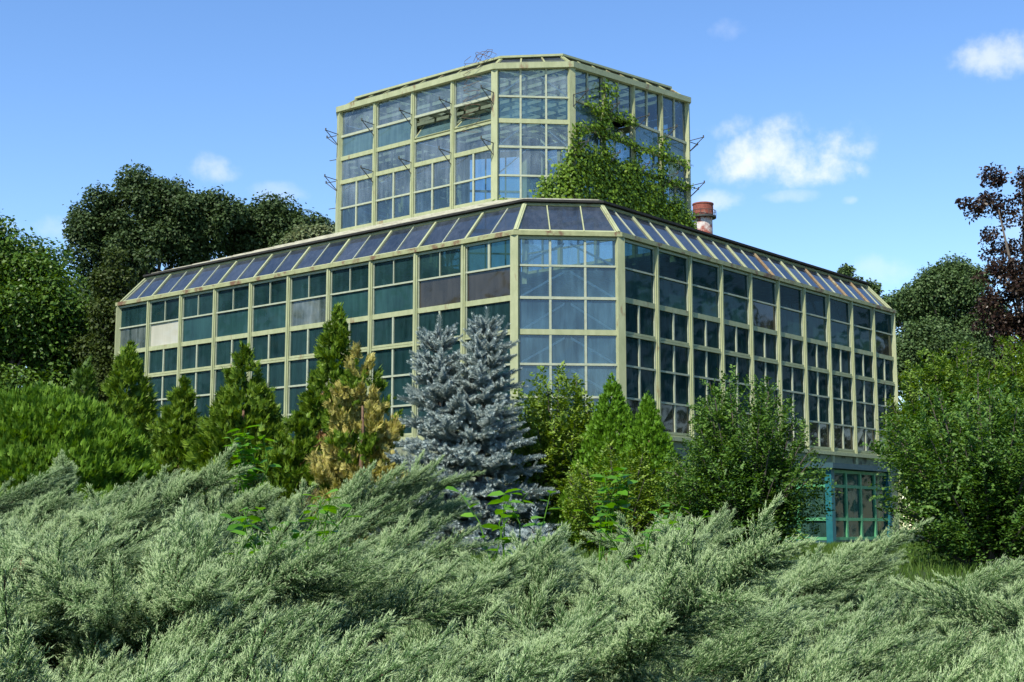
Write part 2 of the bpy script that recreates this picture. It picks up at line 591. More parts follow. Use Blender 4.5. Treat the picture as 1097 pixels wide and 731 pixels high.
def lower_rows(side, i, nb):
    R = []
    for k in range(6):
        r = dict(cols=2, mat='gl_dark')
        if k == 0:
            r['cols'] = 2 if side == 'L' else 1
            r['mw'] = .022
            if side == 'L' and i == 0: r['cols'] = 1
        if k == 1:
            r['cols'] = 1; r['mat'] = 'gl_teal'
        if k == 5:
            r['mat'] = 'gl_brown' if side == 'R' else 'gl_dark'
        R.append(r)
    if side == 'L':
        if i == 1: R[1].update(mat='gl_white', label='whitewashed cream window')
        if i in (0, 5): R[1].update(mat='gl_streak', label='window streaked with scraped white paint')
        if i == 8: R[1].update(mat='gl_brown', label='brown filmed window')
        if i == 9:
            R[1].update(mat='gl_brown', label='dark brown window'); R[2]['cols'] = 1; R[3]['cols'] = 1
            R[0]['mw'] = .06
    if side == 'R':
        if i in (4, 9): R[1].update(mat='gl_brown', label='brown filmed window')
    return R


def side_of(i):
    return {0: 'L', 1: 'F', 2: 'R'}.get(i, 'B')


plinth_bot = gz - .6
for i in range(8):
    A, B = OL[i], OL[(i + 1) % 8]
    n = outward(A, B); t = unit(B - A)
    sd_ = side_of(i)
    w = np.linalg.norm(B - A)
    nb = 10 if w > 5 else 1
    if sd_ == 'B':
        # rear walls: one bay, same rhythm
        rows = [dict(cols=nb * (2 if nb > 1 else 3), mat='gl_back') for k in range(6)]
        b = build_bay(A, B, n, LZ, TRANS_W_L, rows)
    else:
        for q in range(nb):
            if sd_ == 'F':
                rows = [dict(cols=3, mat='gl_front' if k != 1 else 'gl_brown') for k in range(6)]
                rows[1]['mat'] = 'gl_front'
                wd = [.07, .045, .06, .12, .05, .05, .16]
            else:
                rows = lower_rows(sd_, q, nb); wd = TRANS_W_L
            build_bay(lerp(A, B, q / nb), lerp(A, B, (q + 1) / nb), n, LZ, wd, rows)
    # posts between bays
    for q in range(1, nb):
        pm = MB()
        p = lerp(A, B, q / nb)
        pm.bar(p + up * plinth_bot, p + up * (Z0 + 6.45), t, .125, n, -.10, .05)
        pm.bar(p + up * (SILL - .1), p + up * (Z0 + 6.42), t, .055, n, .05, .075)
        pm.build('post', M['paint'], GH)
    # plinth below the sill
    pm = MB()
    pm.bar(A + up * (plinth_bot + (SILL - plinth_bot) * .5), B + up * (plinth_bot + (SILL - plinth_bot) * .5), up, SILL - plinth_bot - .12, n, -.22, .0)
    pm.build('plinth_wall', M['plinth'], GH)
    # sill rail
    pm = MB()
    pm.bar(A + up * (SILL - .09), B + up * (SILL - .09), up, .09, n, -.12, .09)
    pm.build('sill_rail', M['paint'], GH)
    # corner post at A
    nA = unit(outward(OL[i - 1], A) + n)
    pm = MB()
    tA = np.cross(up, nA)
    pm.bar(A + up * plinth_bot, A + up * (Z0 + 6.45), tA, .18, nA, -.16, .065)
    pm.build('corner_post', M['paint'], GH)
    # curtain hung inside, behind the lower rows
    if sd_ != 'B':
        cu = MB()
        m_ = max(12, int(w / .07))
        prev = None
        for q in range(m_ + 1):
            s = q / m_
            pp = lerp(A, B, .01 + .98 * s) - n * (.42 + .045 * math.sin(q * 1.35) + .03 * math.sin(q * .37))
            if prev is not None:
                cu.quad(prev + up * (SILL - .1), pp + up * (SILL - .1), pp + up * (LZ[2] + .1), prev + up * (LZ[2] + .1))
            prev = pp
        cu.build('curtain', M['curtain'], GH)
        if sd_ == 'F':
            br = MB()
            for k in range(6):
                za, zb = LZ[k + 1] + .04, LZ[k] - .12
                for s0, s1 in ((.06, .47), (.94, .53)):
                    br.bar(lerp(A, B, s0) + up * za, lerp(A, B, s1) + up * zb, up, .05, n, -.07, -.045)
            br.build('diagonal_brace', M['brace'], GH)

# eave gutter, glazed slope, boarded roof
ZE, ZB, BI = Z0 + 6.40, Z0 + 7.27, .70
EO = inset(OL, -.10); EI = inset(OL, .06)
BT = inset(OL, BI)
for i in range(8):
    A, B = OL[i], OL[(i + 1) % 8]
    n = outward(A, B); t = unit(B - A)
    a, b = EO[i], EO[(i + 1) % 8]
    ai, bi = EI[i], EI[(i + 1) % 8]
    g = MB()
    g.hexa([a + up * ZE, b + up * ZE, bi + up * ZE, ai + up * ZE, a + up * (ZE + .10), b + up * (ZE + .10), bi + up * (ZE + .11), ai + up * (ZE + .11)])
    g.build('gutter', M['paint_old'], GH)
    # slope frame
    p0, p1 = EI[i] + up * (ZE + .115), EI[(i + 1) % 8] + up * (ZE + .115)
    q0, q1 = BT[i] + up * ZB, BT[(i + 1) % 8] + up * ZB
    sn = unit(np.cross(p1 - p0, q0 - p0))
    if sn[2] < 0: sn = -sn
    w = np.linalg.norm(B - A)
    nb = 10 if w > 5 else 1
    half = nb * 2 if nb > 1 else 3
    fr = MB()
    sl = unit(q0 + q1 - p0 - p1)
    fr.bar(q0, q1, sl, .07, sn, -.03, .035, 0)
    fr.bar(lerp(p0, q0, .02), lerp(p1, q1, .02), sl, .05, sn, -.03, .02, 0)
    fr.bar(p0, q0, t, .085, sn, -.03, .05, 0)
    fr.bar(p1, q1, t, .085, sn, -.03, .05, 0)
    wl = np.linalg.norm(b - a)
    for q in range(1, half):
        # bars run square to the eave, those near the hips stop on the hip
        s = q / half
        e = lerp(p0, p1, s)
        top = e + sn * 0 + (-n * BI * .92 + up * (ZB - ZE - .115))
        # clip on the hips
        for (h0, h1) in ((p0, q0), (p1, q1)):
            dh = np.dot(h1 - h0, t)
            de = np.dot(e - h0, t)
            if dh != 0 and 0 < de / dh < 1:
                top = lerp(e, top, de / dh)
        thick = (q % 2 == 0) or nb == 1
        mi = 0
        if sd_ and i == 2 and q % 2 == 0:
            mi = 2 if q in (10, 14, 16, 18) else 0
        fr.bar(e, top, t, .062 if (q % 2 == 0 and nb > 1) else .024, sn, -.02, .035 if thick else .02, mi if mi else (0 if thick else 1))
    sf = fr.build('sloping_roof', [M['paint'], M['putty'], M['rust']], GH)
    gm_ = MB()
    for q in range(half):
        e0, e1 = lerp(p0, p1, q / half), lerp(p0, p1, (q + 1) / half)
        f0, f1 = lerp(q0, q1, q / half), lerp(q0, q1, (q + 1) / half)
        # sheets follow the slope; split linearly between the hips
        gm_.quad(e0 - sn * random.uniform(0, .006), e1 - sn * random.uniform(0, .006), f1 - sn * random.uniform(0, .006), f0 - sn * random.uniform(0, .006))
    gm_.build('roof_glazing', M['gl_roof'], sf)

# black felt edge and boarded roof up to the tower
RO, RI = inset(OL, BI - .10), inset(OL, BI + .12)
TB = inset(OT, -.06)
ZR, ZT = ZB + .06, Z0 + 8.62
fe = MB()
for i in range(8):
    j = (i + 1) % 8
    fe.hexa([RO[i] + up * ZR, RO[j] + up * ZR, RI[j] + up * ZR, RI[i] + up * ZR,
             RO[i] + up * (ZR + .05), RO[j] + up * (ZR + .05), RI[j] + up * (ZR + .10), RI[i] + up * (ZR + .10)])
fe.build('felt_edge', M['felt'], GH)
rf = MB()
for i in range(8):
    j = (i + 1) % 8
    m_ = 9
    for k in range(m_):      # lapped boards
        s0, s1 = k / m_, (k + 1) / m_
        def rp_(P, Q, s): return lerp(P + up * (ZR + .10), Q + up * ZT, s)
        l0, l1 = rp_(RI[i], TB[i], s0), rp_(RI[j], TB[j], s0)
        h0, h1 = rp_(RI[i], TB[i], s1), rp_(RI[j], TB[j], s1)
        rf.quad(l0 + up * .03, l1 + up * .03, h1 + up * .01, h0 + up * .01)
        rf.quad(l0, l1, l1 + up * .03, l0 + up * .03)
rf.build('boarded_roof', M['board'], GH)
# inner floor
fl = MB()
fl.v = [tuple(p + up * (gz + .02)) for p in inset(OL, .15)]; fl.f = [tuple(range(8))]; fl.m = [0]
fl.build('floor', M['floor'], GH)

# ---- tower
TZ = [Z0 + z for z in (12.22, 11.55, 10.87, 10.15, 9.36, 8.68)]
HZ = [Z0 + z for z in (12.34, 12.30, 12.42, 12.86, 12.9, 12.9, 12.7, 12.4)]     # the eave has settled: it climbs towards the right
TW = [.06, .07, .12, .12, .05, .12]
for i in range(8):
    j = (i + 1) % 8
    A, B = OT[i], OT[j]
    n = outward(A, B); t = unit(B - A)
    s_ = side_of(i)
    w = np.linalg.norm(B - A)
    nb = 4 if w > 4 else 1
    for q in range(nb):
        a, b = lerp(A, B, q / nb), lerp(A, B, (q + 1) / nb)
        ha, hb = HZ[i] + (HZ[j] - HZ[i]) * q / nb, HZ[i] + (HZ[j] - HZ[i]) * (q + 1) / nb
        lv = [max(ha, hb)] + TZ[1:]
        R = []
        for k in range(5):
            if s_ == 'L':
                r = dict(cols=1 if k < 3 else 2, mat='gl_tower')
                if k == 1: r['mat'] = 'gl_towerteal'
                if k == 4: r['mat'] = 'gl_towerside'
                if k == 1 and q in (2, 3): r.update(tilt=math.radians(38 if q == 2 else 46), label='vent window propped open')
            elif s_ == 'F':
                r = dict(cols=3, mat='gl_front' if k in (1, 4) else 'gl_tower')
            elif s_ == 'R':
                r = dict(cols=2 if k in (0, 3, 4) else 1, mat='gl_towerside')
                if k == 1: r['mat'] = 'gl_towerteal'
                if k == 1 and q == 1: r.update(tilt=math.radians(40), label='vent window propped open')
            else:
                r = dict(cols=2 if nb > 1 else 3, mat='gl_tower')
            R.append(r)
        wd = list(TW)
        if s_ == 'F': wd[3] = .06; wd[1] = .05
        build_bay(a, b, n, lv, wd, R)
        if q:
            pm = MB()
            pm.bar(a + up * (Z0 + 8.4), a + up * ha, t, .125, n, -.09, .05)
            pm.bar(a + up * (Z0 + 8.5), a + up * (ha - .02), t, .05, n, .05, .072)
            pm.build('post', M['paint'], GH)
    if s_ == 'F':
        br = MB()
        for k in (0, 2, 3):
            za, zb = TZ[k + 1] + .06, TZ[k] - .08
            for s0, s1 in ((.05, .40), (.95, .60)):
                br.bar(lerp(A, B, s0) + up * za, lerp(A, B, s1) + up * zb, up, .045, n, -.07, -.045)
        br.build('diagonal_brace', M['brace'], GH)
    nA = unit(outward(OT[i - 1], A) + n); tA = np.cross(up, nA)
    pm = MB()
    pm.bar(A + up * (Z0 + 8.3), A + up * HZ[i], tA, .18, nA, -.15, .06)
    pm.build('corner_post', M['paint'], GH)
    # base board
    pm = MB()
    pm.bar(A + up * (Z0 + 8.57), B + up * (Z0 + 8.57), up, .12, n, -.1, .04)
    pm.build('sill_rail', M['paint_old'], GH)

# tower eave, its short glazed slope and the cap
EO, EI = inset(OT, -.12), inset(OT, .08)
TI, TO2, TI2 = inset(OT, .52), inset(OT, .42), inset(OT, .62)
for i in range(8):
    j = (i + 1) % 8
    A, B = OT[i], OT[j]
    n = outward(A, B); t = unit(B - A)
    hi, hj = HZ[i] - .03, HZ[j] - .03
    g = MB()
    g.hexa([EO[i] + up * hi, EO[j] + up * hj, EI[j] + up * hj, EI[i] + up * hi,
            EO[i] + up * (hi + .16), EO[j] + up * (hj + .16), EI[j] + up * (hj + .17), EI[i] + up * (hi + .17)])
    g.build('gutter', M['paint'], GH)
    p0, p1 = EI[i] + up * (hi + .175), EI[j] + up * (hj + .175)
    q0, q1 = TI[i] + up * (hi + .50), TI[j] + up * (hj + .50)
    sn = unit(np.cross(p1 - p0, q0 - p0)); sn = sn if sn[2] > 0 else -sn
    fr = MB()
    half = 8 if np.linalg.norm(B - A) > 4 else 3
    for q in range(half + 1):
        e, f = lerp(p0, p1, q / half), lerp(q0, q1, q / half)
        fr.bar(e, f, t, .10 if q in (0, half) else .045, sn, -.02, .03, 0)
    sf = fr.build('sloping_roof', [M['paint_old'], M['putty']], GH)
    gm_ = MB()
    for q in range(half):
        gm_.quad(lerp(p0, p1, q / half), lerp(p0, p1, (q + 1) / half), lerp(q0, q1, (q + 1) / half), lerp(q0, q1, q / half))
    gm_.build('roof_glazing', M['gl_roof'], sf)
    g = MB()
    z_, z2_ = hi + .50, hj + .50
    g.hexa([TO2[i] + up * z_, TO2[j] + up * z2_, TI2[j] + up * z2_, TI2[i] + up * z_,
            TO2[i] + up * (z_ + .06), TO2[j] + up * (z2_ + .06), TI2[j] + up * (z2_ + .07), TI2[i] + up * (z_ + .07)])
    g.build('roof_cap', M['paint'], GH)
# flat top: glazing bars on purlins, dark boards over
tcn = sum(OT) / 8
tp = MB()
for k in range(9):
    s = (k + .5) / 9
    a = lerp(TI2[0], TI2[1], s); b = lerp(TI2[5], TI2[4], s)
    tp.bar(a + up * (Z0 + 12.74), b + up * (Z0 + 13.1), v, .07, up, 0, .12, 0)
for k in range(7):
    s = (k + .5) / 7
    a = lerp(TI2[2], TI2[3], s); b = lerp(TI2[7], TI2[6], s)
    zz = Z0 + 12.62 + .42 * s
    tp.bar(a + up * zz, b + up * zz, u, .09, up, 0, .1, 0)
tp.build('roof_frame', M['putty'], GH)
tr = MB()
tr.v = [tuple(TI2[i] + up * (HZ[i] + .52)) for i in range(8)] + [tuple(tcn + up * (Z0 + 13.2))]
tr.f = [(i, (i + 1) % 8, 8) for i in range(8)]; tr.m = [0] * 8
tr.build('tower_roof', M['gl_tower'], GH)

# catwalk brackets on the tower posts
def bracket(P, n, z, L_=.5, drop=.3):
    b = MB()
    a = P + n * .06
    tip = P + n * (.06 + L_) + up * (z + .05)
    b.rod(a + up * (z + .03), tip, .013, 5)
    b.rod(a + up * (z - drop), tip, .013, 5)
    b.rod(a + up * (z - drop), a + up * (z + .03), .014, 5)
    b.rod(tip - up * .02, tip + up * .06, .022, 5)
    b.build('bracket', M['iron'], GH)

for i in (0, 2):
    A, B = OT[i], OT[i + 1]
    n = outward(A, B)
    for q in range(5):
        P = lerp(A, B, q / 4)
        for z in (TZ[1] + .05, TZ[3] + .05):
            bracket(P, n, z)
nn_ = unit(v - u)
for z in (TZ[1] + .05, TZ[3] + .05):
    bracket(OT[0], unit(v), z)
    bracket(OT[3], unit(u), z)
rl = MB()
for z in (TZ[2] + .02, TZ[4] + .05):
    rl.rod(OT[0] + up * z, OT[0] + v * .42 + up * (z + .02), .012, 5)
rl.build('hook', M['iron'], GH)
# tangle of rusty cable on the tower eave
cb = MB()
base = lerp(OT[1], OT[0], .06) + outward(OT[0], OT[1]) * .02
pts = []
for k in range(26):
    a = k * .75
    pts.append(base + v * (.3 * math.cos(a) * (1 + .3 * math.sin(k)) + .3) + up * (HZ[1] + .46 + .26 * abs(math.sin(a * .7 + k * .1))) + u * (.3 + .12 * math.sin(a * 1.3)))
cb.tube(pts, [.007] * 26, 5)
pts = []
for k in range(40):
    pts.append(base + v * (.35 * math.sin(k * .9) + .3) - u * (.16 + .05 * math.cos(k * 1.7)) * 1 + up * (HZ[1] + .45 - k * .055))
cb.tube(pts, [.006] * 40, 5)
pts = [base + v * (.5 + .12 * math.sin(k * 1.3)) - u * (.15 + .04 * math.cos(k * 2.1)) + up * (HZ[1] + .3 - k * .05) for k in range(30)]
cb.tube(pts, [.006] * 30, 5)
cb.build('cable', M['twig'], GH)

# ------------------------------------------------------------------ chimney behind the roof
def chimney():
    D = 52
    x, y, zt = at(753, 220, D)
    bm_, nt_, out_ = new_mat('peeling_brick')
    Lk = nt_.links.new
    tcd = N(nt_, 'ShaderNodeTexCoord')
    mpp = N(nt_, 'ShaderNodeMapping'); Lk(tcd.outputs['Object'], mpp.inputs[0])
    n1 = N(nt_, 'ShaderNodeTexNoise', Scale=2.6, Detail=7.0, Roughness=.7); Lk(tcd.outputs['Object'], n1.inputs['Vector'])
    n2 = N(nt_, 'ShaderNodeTexNoise', Scale=14.0, Detail=3.0); Lk(tcd.outputs['Object'], n2.inputs['Vector'])
    rb = ramp(nt_, [(.3, (.22, .05, .035)), (.7, (.36, .12, .08))]); Lk(n2.outputs['Fac'], rb.inputs[0])
    rw = ramp(nt_, [(.44, (0, 0, 0)), (.56, (1, 1, 1))]); Lk(n1.outputs['Fac'], rw.inputs[0])
    mx = N(nt_, 'ShaderNodeMix', data_type='RGBA'); Lk(rw.outputs[0], mx.inputs['Factor']); Lk(rb.outputs[0], mx.inputs['A'])
    mx.inputs['B'].default_value = (.55, .5, .45, 1)
    b = N(nt_, 'ShaderNodeBsdfPrincipled', Roughness=.9); Lk(mx.outputs['Result'], b.inputs['Base Color']); Lk(b.outputs[0], out_.inputs['Surface'])
    g = float(ground_z(x, y))
    c = empty('chimney', (x, y, g), 'round red brick chimney with peeling white paint rising behind the roof', 'chimney')
    r = .36
    m = MB(); m.tube([(x, y, g), (x, y, zt - 1.0), (x, y, zt - .48)], [r * 1.15, r, r], 28); m.build('shaft', bm_, c)
    capm = rough_mat('red_chimney_cap', (.16, .045, .03), (.28, .09, .06), 9, .85, (.3, .22, .17), .35, 3)
    m = MB(); m.tube([(x, y, zt - .45), (x, y, zt - .40), (x, y, zt)], [r * 1.08, r * 1.12, r * 1.1], 28)
    m.tube([(x, y, zt), (x, y, zt + .05)], [r * 1.16, r * 1.16], 28); m.build('cap', capm, c)
    m = MB(); m.tube([(x, y, zt - .53), (x, y, zt - .46)], [r * 1.42, r * 1.42], 28)
    for k in range(10):
        a = k * .628
        p = (x + r * 1.4 * math.cos(a), y + r * 1.4 * math.sin(a))
        m.rod((*p, zt - .5), (*p, zt - .25), .012, 4)
    m.tube([(x + r * 1.4 * math.cos(k * .314), y + r * 1.4 * math.sin(k * .314), zt - .26) for k in range(21)], [.012] * 21, 4)
    m.build('platform', M['iron'], c)
chimney()

# ------------------------------------------------------------------ teal glazed kiosk in front of the right wall
def kiosk():
    Pc = np.array(at(891, 584, 33.2)); g = float(ground_z(Pc[0], Pc[1]))
    zt = at(891, 502, 33.2)[2]
    K = empty('glazed_kiosk', (Pc[0], Pc[1], g), 'small flat roofed teal and green glazed kiosk beside the right greenhouse wall', 'kiosk')
    P = Pc * np.array((1, 1, 0))
    Lu, Lv = 3.2, 1.7
    corners = [P, P + u * Lu, P + u * Lu + v * Lv, P + v * Lv]
    for q in corners:
        m = MB(); m.bar(q + up * (g - .1), q + up * zt, u, .17, v, -.085, .085); m.build('corner_post', M['teal'], K)
    H = zt - g
    rails = [g + .18, g + .18 + .47, zt - .42, zt - .06]
    faces = [(corners[0], corners[1], -v, 4), (corners[3], corners[0], -u, 2), (corners[1], corners[2], u, 2), (corners[2], corners[3], v, 4)]
    for A, B, n, nb in faces:
        t = unit(B - A)
        m = MB()
        for z in rails:
            m.bar(A + up * z, B + up * z, up, .075, n, -.03, .04)
        for q in range(1, nb):
            p = lerp(A, B, q / nb)
            m.bar(p + up * rails[0], p + up * rails[-1], t, .085, n, -.03, .045)
        f = m.build('side_frame', M['greenpaint'], K)
        m = MB()
        for q in range(nb):
            a, b = lerp(A, B, q / nb), lerp(A, B, (q + 1) / nb)
            for k in range(3):
                pane(m, a, b, rails[k], rails[k + 1], n, 0)
        m.build('glazing', M['gl_kiosk'], f)
        m = MB(); m.bar(A + up * (g + .07), B + up * (g + .07), up, .2, n, -.05, .03); m.build('kick_board', M['bluegrey'], K)
    m = MB()
    o0 = P - u * .2 - v * .2
    w_, h_ = u * (Lu + .4), v * (Lv + .4)
    m.hexa([o0 + up * zt, o0 + w_ + up * (zt), o0 + w_ + h_ + up * (zt + .06), o0 + h_ + up * (zt + .06),
            o0 + up * (zt + .13), o0 + w_ + up * (zt + .13), o0 + w_ + h_ + up * (zt + .20), o0 + h_ + up * (zt + .20)])
    m.build('roof', M['bluegrey'], K)
    # sun-bleached board lying on the edge of the roof
    m = MB()
    q = P + v * (Lv + .1) - u * .15 + up * (zt + .23)
    m.bar(q - v * .9, q + v * .9, u, .5, up, 0, .05)
    m.build('roof_board', M['board'], K)
    # shelf and potted stuff inside is out of sight: a plain counter shows through the glass
    m = MB(); q = P + u * 1.5 + v * 1.2
    m.bar(q - u * 1.2 + up * (g + .75), q + u * 1.2 + up * (g + .75), v, .5, up, -.04, .04); m.bar(q - u * 1.1 + up * (g + .3), q + u * 1.1 + up * (g + .3), v, .42, up, -.3, .4)
    m.build('counter', M['bluegrey'], K)
kiosk()

# ------------------------------------------------------------------ plants: generators
def trunk_mesh(base, top, r, limbs, parent, name='trunk', mat=None, sides=8):
    m = MB()
    base = np.array(base, float); top = np.array(top, float)
    pts = [lerp(base, top, s) + np.array((math.sin(s * 5 + base[0]), math.cos(s * 4 + base[1]), 0)) * r * .5 * s for s in np.linspace(0, 1, 7)]
    m.tube(pts, [r * (1.25 if s == 0 else 1) * (1 - .75 * s) for s in np.linspace(0, 1, 7)], sides)
    for q in limbs:
        q = np.array(q, float)
        hgt = np.clip((q[2] - base[2]) / max(.1, top[2] - base[2]) * random.uniform(.35, .6), .15, .9)
        st = lerp(base, top, hgt)
        mid = lerp(st, q, .5) + up * np.linalg.norm(q - st) * .08
        rr = r * (1 - .75 * hgt) * .55
        m.tube([st, mid, q], [rr, rr * .6, rr * .15], 5)
    return m.build(name, mat or M['bark'], parent, True)


def crown(name, clumps, nleaf, size, mat, parent, upbias=.5, shell=.55, hemi=.0, leaf=(LEAF_V4, LEAF_F4), flat=1.0):
    """clumps: array (n,4) x,y,z,r. Leaves fill each clump, thicker towards its outer skin"""
    clumps = np.asarray(clumps, float)
    wts = clumps[:, 3] ** 2; wts = wts / wts.sum()
    ci = rng.choice(len(clumps), nleaf, p=wts)
    d = rand_unit(nleaf)
    if hemi:
        flip = (d[:, 2] < -.2) & (rng.random(nleaf) < hemi)
        d[flip, 2] *= -1
    rad = clumps[ci, 3] * (1 - shell * rng.random(nleaf) ** 1.6) * (1 + .16 * rng.normal(size=nleaf) * (rng.random(nleaf) < .35))
    P = clumps[ci, :3] + d * rad[:, None] * np.array((1, 1, flat))
    nrm = unit(d * .55 + rand_unit(nleaf) * .75 + np.array((0, 0, upbias)))
    ax = unit(np.cross(nrm, rand_unit(nleaf)) + d * .3 - np.array((0, 0, .25)))
    V, Fq = inst(leaf[0], leaf[1], P, frames(ax, nrm), size * rng.uniform(.6, 1.35, nleaf))
    return np_mesh(name, V, Fq, mat, parent)


def tree(name, label, cat, cx, D, base_py_unused, ellips, mat, nleaf, lsize, nclump, crange, group=None, trunk_r=.3, upbias=.5, flat=.85):
    """ellips: list of (px, py, half-w px, half-h px, dY) lobes surveyed at distance D"""
    cl = []
    areas = np.array([e[2] * e[3] for e in ellips], float); areas /= areas.sum()
    ppm = F_PX / D
    for k in range(nclump):
        e = ellips[rng.choice(len(ellips), p=areas)]
        c = np.array(at(e[0], e[1], D + (e[4] if len(e) > 4 else 0)))
        rx, rz = e[2] / ppm, e[3] / ppm
        ry = min(rx, max(rz, rx * .7))
        dd = unit(rng.normal(size=3))
        rr = rng.uniform(.35, 1) ** .55
        r = rng.uniform(*crange)
        k_ = max(.2, rr - r / max(rx, rz) * .7)
        cl.append((*(c + dd * np.array((rx, ry, rz)) * k_), r))
    cl = np.array(cl)
    bx = float(at(cx, 400, D)[0]); g = float(ground_z(bx, D))
    T = empty(name, (bx, D, g), label, cat, group)
    top = cl[:, :3].mean(0); top[2] = cl[:, 2].max() * .75 + g * .25
    idx = rng.choice(len(cl), min(14, len(cl)), replace=False)
    trunk_mesh((bx, D, g - .2), top, trunk_r, [cl[i, :3] for i in idx], T)
    crown('crown', cl, nleaf, lsize, mat, T, upbias, .7, .25, flat=flat)
    return T


# thuja spray: a flat fan of scaly blades
def fan_template(nbl=9, spread=62):
    V, Fq = [], []
    for k in range(nbl):
        a = math.radians(np.interp(k, [0, nbl - 1], [-spread, spread])) + rng.normal() * .06
        st = .28 * (1 - abs(a) / 1.4)
        ln = (1 - .45 * abs(a)) * rng.uniform(.8, 1.05)
        b0 = np.array((st * .3, 0, 0)); dr = np.array((math.cos(a), math.sin(a), rng.normal() * .1)); sd = np.array((-dr[1], dr[0], 0))
        i = len(V)
        V += [b0, b0 + dr * ln * .5 + sd * .075 + np.array((0, 0, .03)), b0 + dr * ln, b0 + dr * ln * .5 - sd * .075 + np.array((0, 0, -.03))]
        Fq.append((i, i + 1, i + 2, i + 3))
    return np.array(V, float), np.array(Fq)
FAN = [fan_template(), fan_template(11, 70), fan_template(7, 50)]


def vnoise(P, f, seed=0):
    """cheap smooth lumps"""
    x, y, z = P[:, 0] * f + seed, P[:, 1] * f + seed * 1.7, P[:, 2] * f + seed * .6
    return (np.sin(x * 1.3 + 2 * np.sin(y * .9)) + np.sin(y * 1.7 + 1.5 * np.sin(z * 1.1)) + np.sin(z * 1.9 + 1.7 * np.sin(x * .8))) / 3


def cone_points(c, H, R, n, power, lump, seed, start=.02, deep=.3):
    h = 1 - (1 - start) * np.sqrt(rng.random(n)) ** 1.0
    h = 1 - h if False else h
    h = np.clip(1 - rng.random(n) ** .6, 0, 1)
    a = rng.random(n) * 2 * math.pi
    dirv = np.stack([np.cos(a), np.sin(a), np.zeros(n)], 1)
    prof = 1.25 * (1 - h) ** power * np.clip(.7 + 2.2 * h, 0, 1)
    raw = np.stack([np.cos(a) * R, np.sin(a) * R, h * H], 1)
    r = R * prof * (1 + lump * vnoise(raw, 2.6 / R, seed) + .5 * lump * vnoise(raw, 6.5 / R, seed + 3)) * (1 - deep * rng.random(n) ** 2)
    P = np.array(c) + dirv * r[:, None] + up * (h * H)[:, None]
    return P, dirv, h


def thuja(name, label, px, py_top, hw_px, D, mat, n=2600, size=.2, group=None, power=.8, lump=.42, lift=1.1, mats2=None, seed=0, coarse=24, cat='conifer', rise=0):
    x, y, zt = at(px, py_top, D)
    g = float(ground_z(x, D)) + rise
    H = zt - g; R = hw_px * D / F_PX
    n = int(n * 2.1)
    T = empty(name, (x, D, g), label, cat, group)
    trunk_mesh((x, D, g - .1), (x, D, zt - .3 * H), .07, [], T, 'trunk', M['twig'])
    nc = int(n / coarse)
    Pc, dc, hc = cone_points((x, D, g), H, R, nc, power, lump * .8, seed + px * .1, deep=.35)
    axc = unit(dc * .75 + up * (lift + .9 * hc)[:, None] + rand_unit(nc) * .35)
    ck = rng.integers(0, nc, n)
    dv, h = dc[ck], hc[ck]
    along = rng.random(n) ** .8 * size * 1.9 * (1.1 - .6 * h)
    P = Pc[ck] - axc[ck] * (size * .9) + axc[ck] * along[:, None] + rng.normal(size=(n, 3)) * (size * .42 * (1.1 - .7 * h))[:, None]
    ax = unit(axc[ck] * 1.0 + rand_unit(n) * .55)
    tang = np.cross(up, dv)
    nrm = unit(tang * .5 + rand_unit(n) * .9)
    parts, mi = [], []
    pick = rng.integers(0, 3, n)
    for k in range(3):
        s = pick == k
        parts.append(inst(*FAN[k], P[s], frames(ax[s], nrm[s]), size * rng.uniform(.65, 1.35, s.sum()) * (1 - .3 * h[s])))
        if mats2:
            sel = mats2[1](P[s], dv[s], h[s])
            mi.append(np.repeat(sel.astype(int), len(FAN[k][1])))
    V, Fq = merge(parts)
    np_mesh('foliage', V, Fq, [mat] + ([mats2[0]] if mats2 else []), T, np.concatenate(mi) if mats2 else None)
    return T


